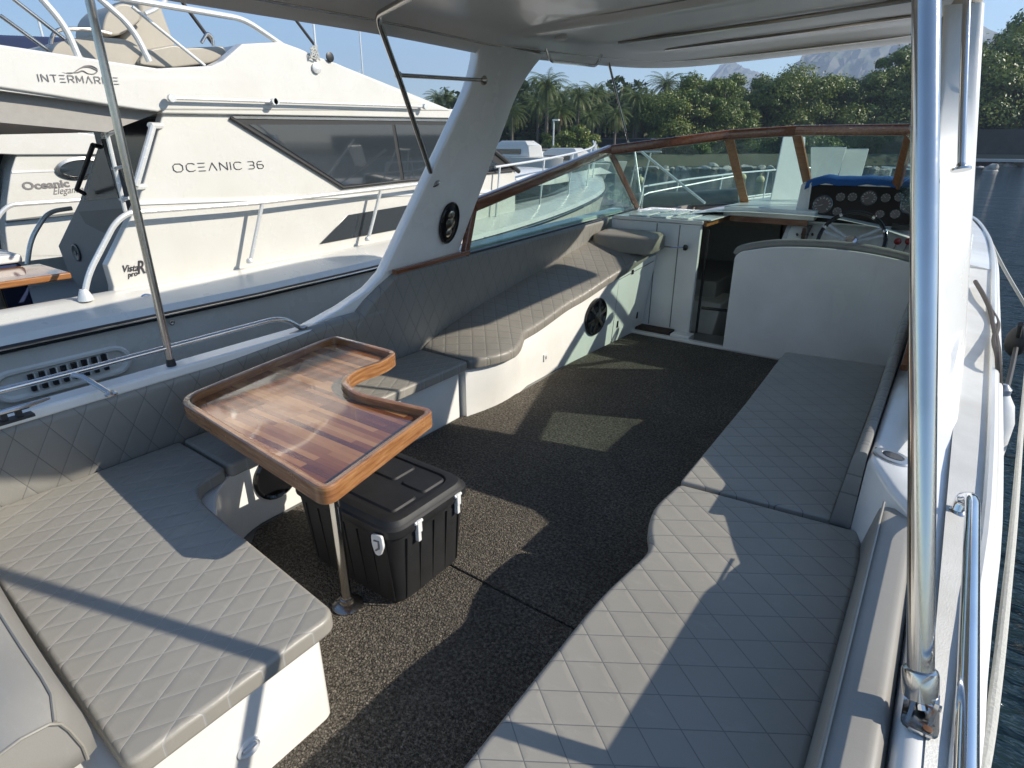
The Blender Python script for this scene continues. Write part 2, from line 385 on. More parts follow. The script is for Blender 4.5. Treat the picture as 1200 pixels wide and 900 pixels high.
top = bp('hardtop', MB().loft(rings), TOPM, ang=50)
def under(x, y): return tz(x, y)+crown(x, y)+.045
def xline(y0, bow, x0, x1, dz=0, n=24): return [Vector((x0+(x1-x0)*i/n, y0+bow*(1-((x0+(x1-x0)*i/n+1.2)/1.15)**2), under(x0+(x1-x0)*i/n, y0+bow*.5)+dz)) for i in range(n+1)]
ob('seam_trim', MB().tube(xline(3.25, .3, -2.22, -.20, -.002), .006, 6), NAVY, top)
ob('canvas_track', MB().tube(xline(4.15, .35, -2.15, -.25, -.006), .013, 8), STEELD, top)
ob('canvas_track', MB().tube(xline(4.95, .35, -2.15, -.40, -.006), .012, 8), STEELD, top)
# raised rib between the two halves of the underside
rb = MB().sheet([[p+Vector((0, d, h)) for p in xline(3.12, .3, -2.24, -.14)] for d, h in ((-.06, .004), (-.02, -.022), (.10, -.022), (.15, .004))]); ob('rib', rb, TOPM, top)
ob('light_blocker_roll', MB().tube([(-.17, 3.9, tz(-.17, 3.9)-.03), (-.22, 4.4, tz(-.2, 4.4)-.17), (-.27, 5.5, tz(-.27, 5.5)-.22)], [.05, .12, .13], 14), plain('blocker_beige', (.35, .33, .29), .8), top)  # added unseen roll that drops the hardtop's shadow edge onto the lounge
edge = MB().tube([Vector((cen.x+(p.x-cen.x)*.955, cen.y+(p.y-cen.y)*.955, tz(p.x, p.y)-.01)) for p in plan]+[Vector((cen.x+(plan[0].x-cen.x)*.955, cen.y+(plan[0].y-cen.y)*.955, tz(plan[0].x, plan[0].y)-.01))], .006, 6)
ob('edge_seam', edge, STEELD, top)
lt = onz(655, 55, 2.20); ob('dome_light', MB().lathe((lt.x, lt.y, under(lt.x, lt.y)-.004), [(.05, .01), (.052, -.006), (.045, -.012), (.03, -.014), (.002, -.014)], (0, 0, 1), 24), WPL, top)
# small U-shaped grab handle under the front port corner
hA = onx(640, 66, -2.24); hB = onx(705, 73, -2.22)
ob('grab_handle', MB().tube(fillet([hA+Vector((0, 0, .04)), hA+Vector((.02, .02, -.025)), hB+Vector((-.04, 0, -.02)), hB+Vector((0, 0, .05))], .04), .010, 10), STEEL, top)
st0 = ony(713, 72, 4.5); st1 = onx(737, 168, -2.45)
bp('windscreen_stay', MB().tube([st0, st1], .009, 10), STEEL)

# ---- pillar rails: tube hung under the hardtop and braced to each pillar
pa = onx(508, 212, -2.50)
r1 = fillet([onz(500, -14, 2.17), onx(441, 18, -2.22), onx(470, 98, -2.36), pa], [0, .06, .02, 0])
rl = bp('pillar_rail', MB().tube(r1, .0135, 12), STEELD)
ob('flange', MB().lathe(pa+Vector((0, .01, -.012)), [(.032, -.006), (.032, .004), (.018, .012), (.014, .02)], (0, -.6, .8), 20), STEEL, rl)
ra, rb_ = onx(467, 88, -2.35), onx(567, 94, -2.35)
ob('brace', MB().tube([ra, rb_], .0105, 12).lathe(rb_, [(.026, 0), (.026, .012), (.015, .03)], (ra-rb_), 16).ball(ra, .019, 8), STEELD, rl)
sb_ = ony(1126, 198, 3.20); sb2 = ony(1133, 0, 3.35); sb3 = sb2+(sb2-sb_)*.35
rs = bp('pillar_rail', MB().tube([sb_, sb2, sb3], .0145, 12), STEEL)
ob('flange', MB().lathe(sb_, [(.036, -.006), (.036, .004), (.02, .012), (.015, .024)], (sb2-sb_), 20), STEEL, rs)

# ---- tall poles holding the hardtop's aft edge
q0 = onz(1078, 838, .655); tdir = Vector((-.2257, .30, 1.0)); q1 = q0+tdir*1.56
pol = bp('hardtop_pole', MB().tube([q0+tdir*.035, q1], .0225, 20), STEEL)
ob('pole_socket', MB().lathe(q0+tdir*.03, [(.022, 0), (.029, .004), (.030, .02), (.030, .05), (.0282, .056), (.024, .058)], tdir, 24), STEEL, pol)
ob('hinge_base', MB().prism(fillet([(q0.x-.03, q0.y-.05, .658), (q0.x+.03, q0.y-.05, .658), (q0.x+.028, q0.y+.035, .658), (q0.x-.028, q0.y+.035, .658)], .02, 4, True), (0, 0, .006)).box((q0.x-.020, q0.y-.012, .66), (q0.x-.013, q0.y+.014, .705)).box((q0.x+.013, q0.y-.012, .66), (q0.x+.020, q0.y+.014, .705)), STEEL, pol)
ob('hinge_pin', MB().tube([(q0.x-.026, q0.y, .688), (q0.x+.026, q0.y, .688)], .006, 10).tube([(q0.x, q0.y, .67), q0+tdir*.035], .010, 10), CHR, pol)
ob('screw', MB().lathe((q0.x+.012, q0.y-.036, .664), [(.008, 0), (.008, .002), (.002, .003)], (0, 0, 1), 12), plain('rusty_screw', (.12, .05, .02), .6), pol)
w0 = onx(203, 437, -2.64); w1 = onx(105, 0, -2.64); w2 = w1+(w1-w0)*.12
pl2 = bp('hardtop_pole', MB().tube([w0, w2], .0155, 16), STEELD)
ob('pole_socket', MB().lathe(w0-Vector((0, 0, .01)), [(.024, 0), (.024, .02), (.018, .03), (.020, .05), (.0165, .075)], (0, 0, 1), 16), BLK, pl2)

# ---- port gunwale grab rail, cleat
yy = [onx(0, 461, -2.64), onx(110, 430, -2.64), onx(330, 372, -2.64), onx(356, 392, -2.64)]
yy[0] = Vector((-2.64, yy[1].y-1.0, .825)); yy[1].z = .825; yy[2].z = .835; yy[3].z = .745
hr = bp('handrail', MB().tube(fillet(yy, [0, 0, .09, 0]), .0125, 12), STEEL)
f0 = onx(82, 440, -2.64); f1 = onz(130, 462, .757)
ob('stanchion', MB().tube([(f0.x, f0.y, .822), (f0.x+.03, f0.y+.03, .81), f1], .010, 10).lathe(f1, [(.022, -.002), (.022, .004), (.012, .012)], (0, 0, 1), 14), STEEL, hr)
ob('flange', MB().lathe((-2.64, yy[3].y, .756), [(.024, 0), (.024, .005), (.013, .012)], (0, 0, 1), 14), STEEL, hr)
cc0 = onz(15, 492, .76)
cl = bp('cleat', MB().box((cc0.x-.02, cc0.y-.06, .757), (cc0.x+.02, cc0.y+.06, .767)).box((cc0.x-.010, cc0.y-.03, .765), (cc0.x+.010, cc0.y-.012, .79)).box((cc0.x-.010, cc0.y+.012, .765), (cc0.x+.010, cc0.y+.03, .79)), RUB)
ob('horn', MB().tube([(cc0.x, cc0.y-.13, .797), (cc0.x, cc0.y-.05, .795), (cc0.x, cc0.y+.05, .795), (cc0.x, cc0.y+.12, .800)], [.004, .010, .010, .004], 10), STEEL, cl)

# ---- starboard hand rail (big curved tube beside the pole), rod holder
h0 = onz(1127, 602, .67); h1 = onz(1140, 583, .77); h2 = onz(1132, 900, .77); h3 = h2+Vector((0, -1.3, 0))
hs = bp('handrail', MB().tube(fillet([h0+Vector((-.012, -.005, 0)), h0+Vector((-.008, .012, .045)), h1+Vector((0, .0, .0)), h2, h3], [0, .03, .05, .05, 0], 8), .0165, 16), CHR)
ob('flange', MB().lathe(h0+Vector((-.012, -.005, .0)), [(.026, 0), (.026, .005), (.018, .012)], (0, 0, 1), 16), STEEL, hs)
rc = Vector((.010, 2.17, .671))
rh = bp('rod_holder', MB().loft([oval(rc+Vector((0, 0, dz)), (.82, -.57, 0), (.57, .82, 0), a, b) for a, b, dz in ((.066, .044, 0), (.066, .044, .006), (.060, .040, .010), (.038, .025, .011), (.037, .024, .009), (.034, .021, .009))]), steel('satin_steel', (.66, .65, .63), .33), ang=30)
ob('socket', MB().loft([oval(rc+Vector((0, 0, dz)), (.82, -.57, 0), (.57, .82, 0), a, b) for a, b, dz in ((.036, .0235, .0095), (.034, .022, .0118), (.004, .003, .0118))]), BLKG, rh)
for sx_, sy_ in ((.052, -.033), (-.052, .033)): ob('screw', MB().lathe(rc+Vector((sx_, sy_, .007)), [(.006, 0), (.006, .002), (.001, .003)], n=10), STEELD, rh)

# ---- windscreen: mahogany frame, teak posts, tinted panes
T = [onx(556, 240, -2.56), onx(714, 176, -2.56), ony(853, 158, 5.62), ony(933, 153, 5.80), ony(1068, 152, 5.45), Vector((-.10, 5.0, 1.46)), Vector((.04, 3.35, 1.20))]
Bp = [onx(544, 296, -2.57), onx(746, 243, -2.57), ony(873, 238, 6.22), ony(952, 240, 6.38), Vector((-.45, 6.15, 1.10)), Vector((-.06, 5.62, 1.05)), Vector((.06, 3.1, .87))]
def bar(m, a, b, w, h, up=(0, 0, 1)):
    a, b = Vector(a), Vector(b); d = (b-a).normalized(); u = Vector(up); u = (u-d*u.dot(d)).normalized(); r = d.cross(u)
    sec = fillet([(-w/2, -h/2, 0), (w/2, -h/2, 0), (w/2, h/2, 0), (-w/2, h/2, 0)], min(w, h)*.25, 3, True)
    return m.loft([[p+r*s.x+u*s.y for s in sec] for p in (a, b)])
ws = bp('windscreen_frame', MB(), TEAK) if False else None
fr = MB()
for i in range(len(T)-1):
    a, b = T[i], T[i+1]; d = (b-a).normalized(); bar(fr, a-d*.016, b+d*.016, .055, .080)
wsf = bp('windscreen_frame', fr, TEAKY)
fa = MB(); bar(fa, T[0]+Vector((0, -.004, .02)), Bp[0]+Vector((0, 0, -.02)), .045, .05, (0, 1, 0)); ob('post', fa, TEAK, wsf)
for i, w in ((1, .055), (2, .075), (3, .075), (4, .07), (5, .05), (6, .045)):
    f_ = MB(); ax = (T[i]-Bp[i]).normalized(); dirx = (T[min(i+1, 6)]-T[i-1]).normalized()
    bar(f_, Bp[i]-ax*.01, T[i]-ax*.035, .035, w, dirx); ob('post', f_, POSTW if i in (2, 3, 4) else TEAK, wsf)
for i in range(6):
    a, b, c, d = Bp[i], Bp[i+1], T[i+1], T[i]
    nrm = (b-a).cross(d-a).normalized()*.003
    if i in (3,):   # the centre opening window stands open forward, hinged at its top
        pass
    bp('pane', MB().prism([a, b, c, d], nrm), GLS)
bp('light_blocker_panel', MB().prism([(.02, 4.02, .80), (.02, 5.15, .90), (-.06, 5.02, 1.45), (.02, 4.12, 1.33)], (.02, 0, 0)), GEL)  # added hidden panel that blocks sun through the glass, trimming the floor patch
sl = MB(); bar(sl, Bp[0]+Vector((.012, .02, -.012)), Bp[1]+Vector((.012, 0, -.012)), .012, .012); bp('glass_gasket', sl, RUB)
wsl = MB(); bar(wsl, onx(462, 319, -2.56), onx(545, 296, -2.56)+Vector((0, .03, .0)), .035, .030); bp('sill', wsl, TEAKY)
wsl = MB(); bar(wsl, Vector((-.03, 3.15, .86)), Vector((-.03, 3.9, .875)), .03, .05); bar(wsl, Vector((-.03, 2.98, .74)), Vector((-.03, 3.17, .86)), .03, .04); bp('sill', wsl, TEAKY)

# ---- foredeck (beyond the windscreen), hatch lids, bow rail, sun pad
rows = []
Ny = 22
for i in range(Ny):
    y = 5.60+(11.8-5.60)*i/(Ny-1)
    def edge_x(side, y):
        s = [(a, b) for a, b in side]
        for (x0, y0), (x1, y1) in zip(s, s[1:]):
            if y0 <= y <= y1: return x0+(x1-x0)*(y-y0)/(y1-y0)
        return s[-1][0]
    xl, xr = edge_x(prt, y)+.03, edge_x(stb, y)-.03
    rows.append([Vector((xl+(xr-xl)*j/12, y, gz(y)+.005+(.27*(1-i/Ny)**.7+.03)*(1-min(1, abs(2*j/12-1)/.88)**3.0))) for j in range(13)])
bp('foredeck', MB().sheet(rows).sheet([rows[0][10:], [Vector((p.x, p.y, .6)) for p in rows[0][10:]]]), GELB)
def panelq(a, b, c, d, th=.02):
    nn = (Vector(b)-Vector(a)).cross(Vector(d)-Vector(a)).normalized()*th; return MB().prism([a, b, c, d], nn)
hl = [(950, 173, 992, 173, 980, 208, 950, 208, 7.6), (991, 175, 1018, 175, 1008, 208, 981, 208, 7.75)]
for (a, b, c, d, e, f_, g_, h_, y) in hl:
    P = [ony(a, b, y-.12), ony(c, d, y-.12), ony(e, f_+4, y), ony(g_, h_+4, y)]
    bp('hatch_lid', panelq(*P), GELW, bevel=.006)
P = [ony(918, 160, 7.15), ony(944, 160, 7.3), ony(942, 234, 6.8), ony(903, 234, 6.6)]
bp('hatch_lid', panelq(*P), GELW, bevel=.006)
pad = MB(); pr_ = [ony(754, 235, 6.9)+Vector((-.1, 0, 0)), ony(800, 233, 7.1), ony(868, 229, 7.1)]
bp('sun_pad', MB().tube([p+Vector((0, 0, -.01)) for p in pr_], .09, 14), vinyl('sunpad_vinyl', (.12, .13, .13), TH, quilt=False), ang=60)
def railpts(side, y0, y1, n, h, inset=.07):
    return [Vector(((edge_x(side, y0+(y1-y0)*i/n)+(-inset if side is stb else inset)), y0+(y1-y0)*i/n, gz(y0+(y1-y0)*i/n)+h)) for i in range(n+1)]
for side in (prt, stb):
    m = MB(); y0 = 6.3 if side is prt else 9.4
    P = railpts(side, y0, 11.6, 12, .42); Q = railpts(side, y0, 11.6, 12, .03)
    m.tube([Q[0]-Vector((0, .15, 0)), P[0]]+smooth(P[1:], 2), .012, 8)
    br = bp('bow_rail', m, ALU)
    for k in (0, 2, 5, 8, 11): ob('stanchion', MB().tube([Q[k], P[k]+Vector((0, .08, 0)) if k else P[k]], .010, 8), ALU, br)
# short ladder-like struts beyond the port windscreen corner
ls = bp('boarding_ladder', MB().tube([ony(743, 172, 6.7), ony(752, 239, 6.5)], .011, 8).tube([ony(752, 178, 6.6), ony(826, 238, 6.4)], .014, 8).tube([ony(763, 178, 7.0), ony(752, 222, 6.9)], .009, 8).tube([ony(746, 178, 6.9), ony(775, 178, 6.9)], .010, 8).tube([ony(745, 190, 6.9), ony(738, 222, 6.9)], .009, 8).tube([ony(754, 229, 6.6), ony(760, 226, 6.7), ony(868, 205, 8.2)], .010, 8), ALU)

# ---- bulkhead cabinet, companionway, cabin interior
CY = 5.2
cab = bp('bulkhead_cabinet', MB().box((-2.58, CY, .0), (-1.735, CY+.05, .995)), GEL, bevel=.01)
for xg in (-2.13, -1.92): ob('groove', MB().box((xg-.004, CY-.003, .06), (xg+.004, CY+.01, .985)), GELG, cab)
ob('cabinet_top', MB().box((-2.58, CY-.01, .998), (-1.72, 6.1, 1.03)), GELW, cab, bevel=.006)
for k in range(4): ob('light_streak', MB().box((-2.42+.2*k, CY+.02, 1.032), (-2.26+.2*k, 5.95, 1.042)), GELW, cab, bevel=.003)  # raised strips standing in for streaks of sunlight on the cabinet top
ob('edge_trim', MB().box((-1.72, CY+.02, .985), (-1.695, 6.1, 1.028)), POSTW, cab)
kn = ony(801, 290, CY-.04); kb = ony(775, 289, CY-.04)
ob('knob', MB().lathe(kn, [(.012, 0), (.024, .004), (.026, .02), (.018, .034), (.002, .036)], (1, 0, 0), 18), BLK, cab)
ob('bolt', MB().tube([kb, kn], .007, 10), CHR, cab)
bp('threshold', MB().box((-2.24, 4.99, -.01), (-.9, 5.05, .03)), GELW, bevel=.006)
bp('step', MB().box((-1.86, 5.06, -.02), (-1.68, CY-.004, .045)), GEL, bevel=.008)
# cabin
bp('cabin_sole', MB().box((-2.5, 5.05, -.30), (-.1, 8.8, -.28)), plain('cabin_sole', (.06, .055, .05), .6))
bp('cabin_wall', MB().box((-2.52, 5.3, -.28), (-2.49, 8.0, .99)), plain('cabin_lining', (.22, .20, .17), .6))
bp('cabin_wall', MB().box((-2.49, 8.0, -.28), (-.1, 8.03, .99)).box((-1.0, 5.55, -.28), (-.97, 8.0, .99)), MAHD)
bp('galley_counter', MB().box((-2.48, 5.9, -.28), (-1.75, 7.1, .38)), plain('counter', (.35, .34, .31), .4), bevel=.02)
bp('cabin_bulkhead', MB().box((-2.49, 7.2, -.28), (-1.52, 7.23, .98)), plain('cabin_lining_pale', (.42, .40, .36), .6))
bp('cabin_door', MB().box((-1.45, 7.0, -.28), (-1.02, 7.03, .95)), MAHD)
bp('bridge_deck', MB().box((-1.72, 5.72, 1.035), (-.95, 6.45, 1.115)), GELB, bevel=.012, seg=3)
bp('bridge_trim', MB().box((-1.66, 5.735, .985), (-1.0, 5.76, 1.033)), TEAK)
bp('deck_beam', MB().box((-1.66, 6.46, .99), (-.1, 6.9, 1.0)), GELG)
# ---- helm seat: white backboard with curved top and cushion behind
bt = [(-1.355, .02), (-1.36, .80), (-1.32, .845), (-1.08, .905), (-.75, .93), (-.42, .92), (-.05, .86), (-.05, .02)]
bd = fillet([(x, 4.97, z) for x, z in bt], [0, .03, .06, .2, .2, .2, 0, 0], 5, True)
hsb = bp('helm_seat', MB().prism(bd, (0, .035, 0)), GEL, bevel=.008, seg=3)
cu = [Vector((x, 5.045, z+.012)) for x, z in bt[1:-1]]
ob('backrest_roll', MB().tube(smooth(cu, 4), .035, 12), V_PL, hsb)
ob('seat_cushion', MB().box((-1.2, 5.06, .42), (-.15, 5.42, .54)), V_PL, hsb, bevel=.03, seg=3)
ob('seat_box', MB().box((-1.2, 5.02, .0), (-.15, 5.40, .418)), GEL, hsb)
# ---- helm console
def cpt(px, py, y): return ony(px, py, y)
con = bp('helm_console', MB().loft([[(x, 5.62, -.1), (x, 5.62, .80), (x, 5.70, .93), (x, 5.84, 1.0), (x, 5.92, 1.315), (x, 6.02, 1.33), (x, 6.2, 1.15), (x, 6.2, -.1)] for x in (-1.14, .0)]), GEL, bevel=.01)
wing = MB().prism([(-1.14, 5.56, .80), (-1.14, 5.80, .985), (-1.14, 6.1, 1.02), (-1.14, 6.1, .5), (-1.14, 5.6, .5)], (-.03, 0, 0)); ob('side_wing', wing, GELW, con)
# sloped gauge panel
PA = [ony(946, 258, 5.83), ony(952, 219, 5.905)]; xr = -.02
gp = [Vector((PA[0].x-.01, 5.828, 1.012)), Vector((xr, 5.828, 1.012)), Vector((xr, 5.905, 1.322)), Vector((PA[1].x-.015, 5.905, 1.322))]
gn = (gp[1]-gp[0]).cross(gp[3]-gp[0]).normalized()
if gn.y > 0: gn = -gn
pan = ob('gauge_panel', MB().prism([p+gn*.004 for p in gp], gn*.008), BLKG, con)
ob('panel_frame', (lambda m: [bar(m, gp[i]+gn*.01, gp[(i+1) % 4]+gn*.01, .016, .014) for i in range(4)] and m)(MB()), WPL, con)
gx = (gp[1]-gp[0]).normalized(); gy = gn.cross(gx).normalized()
if gy.z < 0: gy = -gy
def hit_panel(px, py):
    d = _ray(px, py); o = Vector((0, 0, EYE)); P0 = gp[0]+gn*.012; t = (P0-o).dot(gn)/d.dot(gn); return o+d*t
GF = NT('gauge_face'); GF.bsdf((.02, .02, .022), .25, coat=.6); GF = GF.m
MARK = plain('gauge_marks', (.55, .56, .55), .5, bump=0)
BEZ = steel('gauge_bezel', (.22, .22, .23), .2)
for (a, b, r) in ((964, 240, .078), (985, 231, .040), (999, 231, .040), (1018, 232, .060), (1038, 232, .040), (1054, 231, .040), (1068, 240, .078), (981, 248, .040), (1031, 251, .036), (1049, 251, .040)):
    c = hit_panel(a, b); gname = ob('gauge', MB().lathe(c, [(r, -.004), (r, .006), (r*.93, .010), (r*.88, .006)], gn, 28), BEZ, con)
    m = MB().lathe(c, [(r*.88, .0), (r*.88, .004), (.001, .0045)], gn, 24)
    ob('dial', m, GF, gname) if False else ob('dial', m, GF, con)
    mk = MB(); nt = 11 if r > .05 else 7
    for k in range(nt):
        an = rad(-40+260*k/(nt-1)); dv = gx*math.cos(an)+gy*math.sin(an); tv = gn.cross(dv)
        A = c+gn*.0055+dv*r*.62; B = c+gn*.0055+dv*r*.82; w = r*.035
        mk.prism([A-tv*w, A+tv*w, B+tv*w, B-tv*w], gn*.0008)
    an = rad(200 if r > .05 else 140); dv = gx*math.cos(an)+gy*math.sin(an); tv = gn.cross(dv)
    mk.prism([c+gn*.0065-tv*r*.03, c+gn*.0065+tv*r*.03, c+gn*.0065+dv*r*.7], gn*.0008)
    ob('dial_marks', mk, MARK, con)
# switch panel and slot
swc = Vector((-1.0, 5.62, .88))
for k in range(4):
    p = ony(934+6*k, 274.5, 5.655); ob('switch', MB().lathe(p, [(.010, -.02), (.010, .004), (.005, .016), (.001, .017)], (0, -1, .4), 10), BLK, con)
p = ony(1060, 268, 5.76); ob('switch_strip', MB().box((p.x-.09, 5.75, p.z-.012), (p.x+.09, 5.80, p.z+.03)), BLK, con)
# steering wheel
wc = ony(997, 283, 5.45); wn = Vector((0, -.90, .43)).normalized(); wu = Vector((1, 0, 0)); wv = wn.cross(wu).normalized()
if wv.z < 0: wv = -wv
R_ = .235
whl = ob('steering_wheel', MB().tube([wc+(wu*math.cos(2*math.pi*k/48)+wv*math.sin(2*math.pi*k/48))*R_ for k in range(49)], .0165, 12), BLKG, con)
m = MB()
for an in (25, 155, 270):
    dv = wu*math.cos(rad(an))+wv*math.sin(rad(an)); tv = wn.cross(dv)
    for s_ in (-1, 1):
        A = wc+dv*.045+tv*.012*s_; B = wc+dv*(R_-.012)+tv*.030*s_; m.prism([A-tv*.007, A+tv*.007, B+tv*.011, B-tv*.011], wn*.006)
ob('spoke', m, plain('spoke_sky_tint', (.55, .60, .68), .25, .3, .05), con)  # pale blue base colour paints the sky's reflection into the spokes
for an in (25, 155, 60, 120, 270):
    dv = wu*math.cos(rad(an))+wv*math.sin(rad(an)); tv = wn.cross(dv); ob('rim_clip', MB().tube([wc+dv*R_-tv*.010, wc+dv*R_+tv*.010], .0185, 12), CHR, con)
ob('wheel_hub', MB().lathe(wc, [(.05, -.05), (.05, .0), (.042, .018), (.02, .026), (.002, .027)], wn, 24), CHR, con)
ob('column', MB().tube([wc-wn*.01, wc-wn*.24], .028, 12), BLK, con)
for k in (0, 1):
    b = ony(1052+13*k, 283, 5.60); bs = b+Vector((-.03, .08, -.12))
    ob('throttle_lever', MB().tube([bs, b], .006, 8), CHR, con)
    ob('throttle_knob', MB().ball(b, .027, 8), RED, con)
# ---- port bench: white moulded base, lounge and low seats
def face_x(y): return -2.30+.03*math.sin(y*2)
bb = fillet([(-2.60, 5.18, 0), (-2.60, .45, 0), (-2.60, .30, 0), (-1.235, .30, 0), (-1.235, .72, 0), (-2.02, .93, 0), (-2.19, 1.06, 0), (-2.31, 1.14, 0), (-2.31, 2.64, 0), (-2.29, 2.67, 0)], [0, 0, 0, 0, .05, .1, .1, .1, 0, 0], 5, True)
ab = fillet([(-2.66, .05, 0), (-1.225, .05, 0), (-1.225, .765, 0), (-1.95, .86, 0), (-2.20, 1.0, 0), (-2.31, 1.16, 0), (-2.31, 2.655, 0), (-2.66, 2.655, 0)], [0, 0, .04, .12, .12, .1, 0, 0], 6, True)
pb = bp('bench_base', MB().prism([(p.x, p.y, 0.0) for p in ab], (0, 0, .335)), GELW, bevel=.01)
# lounge base with bulging foot, rising to the bow
def ltop(y):  # top height of the lounge base under the cushion
    K = [(2.66, .335), (3.0, .345), (3.4, .38), (4.0, .475), (4.6, .60), (5.0, .70), (5.2, .72)]
    for (a, b), (c, d) in zip(K, K[1:]):
        if a <= y <= c: t = (y-a)/(c-a); t = t*t*(3-2*t)*.3+t*.7; return b+(d-b)*t
    return K[-1][1]
def lface(y, u):   # x of the bench face at height fraction u
    base = -2.27; tp = -2.27
    if y < 3.25: tp = -2.27+.115*math.sin(math.pi*min(1, max(0, (y-2.66)/.62)))**1.2
    if y > 3.8: tp = -2.27+.17*((y-3.8)/1.4)**1.3; base = -2.27+.07*((y-3.8)/1.4)
    b2 = base+(.05*math.sin(math.pi*min(1, max(0, (y-2.66)/.7))))
    return b2+(tp-b2)*u
rows = []
for i in range(34):
    y = 2.668+(5.19-2.668)*i/33; zt = ltop(y)
    rows.append([Vector((-2.66, y, 0)), Vector((-2.66, y, zt)), Vector((lface(y, 1)-.03, y, zt)), Vector((lface(y, 1)-.006, y, zt-.008)), Vector((lface(y, .9), y, zt*.93)), Vector((lface(y, .5), y, zt*.5)), Vector((lface(y, .1), y, zt*.1)), Vector((lface(y, 0), y, .0))])
lb = bp('lounge_base', MB().loft(rows), GELW, ang=40)
# round speaker in the lounge face
sc_ = onx(698, 371, -2.245); fx = lface(sc_.y, .5); sc_ = onx(698, 371, fx+.002)
sn = Vector((1, -.06, -.05)).normalized(); su = Vector((0, 1, 0)); sv = sn.cross(su).normalized(); su = sv.cross(sn).normalized()
ob('speaker', MB().loft([oval(sc_+sn*h, su, sv, r, r) for r, h in ((.158, -.02), (.158, .012), (.150, .020), (.138, .016), (.132, .004), (.02, .002))]), BLKG, lb, ang=30)
gm = MB()
for k in range(6):
    an = math.pi*2*k/6+.3; d1 = su*math.cos(an)+sv*math.sin(an); t1 = sn.cross(d1)
    gm.prism([sc_+d1*.03-t1*.008+sn*.014, sc_+d1*.03+t1*.008+sn*.014, sc_+d1*.138+t1*.018+sn*.012, sc_+d1*.138-t1*.018+sn*.012], sn*.006)
gm.loft([oval(sc_+sn*h, su, sv, r, r, 24) for r, h in ((.045, .01), (.045, .022), (.03, .027), (.002, .028))])
ob('speaker_grille', gm, STEELD, lb)
ob('speaker_dome', MB().lathe(sc_, [(.085, .004), (.06, .010), (.002, .014)], sn, 20), plain('speaker_cone', (.035, .033, .033), .4), lb)
o_ = onx(639, 419, lface(3.5, .45)+.004)
ob('outlet', MB().box((o_.x-.004, o_.y-.024, o_.z-.028), (o_.x+.006, o_.y+.024, o_.z+.028)), WPL, lb, bevel=.004)
ob('outlet_slot', MB().box((o_.x+.005, o_.y-.007, o_.z-.012), (o_.x+.008, o_.y+.007, o_.z+.012)), GRS, lb)
# locker door lines at the front end of the lounge
for ya, yb_, za, zb_ in ((4.62, 4.62, .03, .56), (4.62, 5.15, .57, .66)):
    g = MB().tube([(lface(ya, za/.7)+.001, ya, za), (lface(yb_, zb_/.7)+.001, yb_, zb_)], .0035, 6); ob('door_gap', g, GELG, lb)
lc = onx(743, 319, -2.15); ob('locker_latch', MB().box((lface(lc.y, .8)-.01, lc.y-.018, lc.z-.02), (lface(lc.y, .8)+.012, lc.y+.018, lc.z+.02)), BLKG, lb, bevel=.004)
for px_, py_ in ((725, 380), (745, 369)):
    h_ = onx(px_, py_, -2.20); ob('hinge', MB().box((lface(min(5.15, h_.y), .2)-.01, min(5.15, h_.y)-.012, h_.z-.03), (lface(min(5.15, h_.y), .2)+.008, min(5.15, h_.y)+.012, h_.z+.03)), BLKG, lb)
# speaker low in the aft bench face, pull latch in the seat end
s2 = onx(326, 572, -2.308); g2 = Vector((1, 0, 0))
ob('speaker', MB().loft([oval((-2.31+h, s2.y, .21), (0, 1, 0), (0, 0, 1), r, r) for r, h in ((.115, -.01), (.115, .012), (.105, .02), (.095, .012), (.01, .006))]), BLKG, pb, ang=30)
la = onx(292, 876, -1.224)
ob('pull_latch', MB().loft([oval((-1.226+h, la.y, la.z), (0, 1, 0), (0, 0, 1), a, b, 24) for a, b, h in ((.034, .028, 0), (.034, .028, .006), (.028, .022, .009), (.024, .018, .003), (.002, .002, .003))]), WPL, pb, ang=30)
ob('latch_finger', MB().box((-1.224, la.y-.02, la.z-.001), (-1.214, la.y+.02, la.z+.010)), WPL, pb, bevel=.003)
# stbd bench base
sbp = fillet([(-.60, 4.06, 0), (-.58, 4.0, 0), (-.58, 2.1, 0), (-.59, 1.8, 0), (-.52, 1.6, 0), (-.545, .3, 0), (-.545, -.6, 0), (.09, -.6, 0), (.09, 1.5, 0), (-.05, 2.0, 0), (-.05, 4.06, 0)], .03, 3, True)
bp('bench_base', MB().prism([(p.x, p.y, 0.0) for p in sbp], (0, 0, .335)), GELW, bevel=.01)

# ---- backrests fixed to the boat
def slab(outline, z0, z1): return MB().prism([(p[0], p[1], z0) for p in outline], (0, 0, z1-z0))
# port aft backrest: long quilted panel under the gunwale
m = MB(); rings = []
for i in range(20):
    y = .05+(2.34-.05)*i/19; zt = .70+.05*min(1, max(0, (y-1.2)/.8)); 
    rings.append([Vector(p) for p in fillet([(-2.668, y, .36), (-2.668, y, zt-.005), (-2.63, y, zt+.018), (-2.585, y, zt-.005), (-2.64, y, .36)], [0, .01, .02, .025, 0], 3, True)])
bp('backrest', MB().loft(rings), V_BACK, ang=50)
# port lounge backrest: rises with the coaming
rings = []
for i in range(30):
    y = 2.12+(5.16-2.12)*i/29
    if y < 2.45: zt = .72+(.955-.72)*((y-2.12)/.33)**.8
    else: zt = .955+(1.015-.955)*(y-2.45)/2.7
    zb = .34 if y < 2.7 else ltop(y)-.02
    rings.append([Vector(p) for p in fillet([(-2.668, y, zb), (-2.665, y, zt-.01), (-2.625, y, zt), (-2.585, y, zt-.03), (-2.645, y, zb)], [0, .01, .02, .02, 0], 3, True)])
bp('backrest', MB().loft(rings), V_BACK, ang=50)
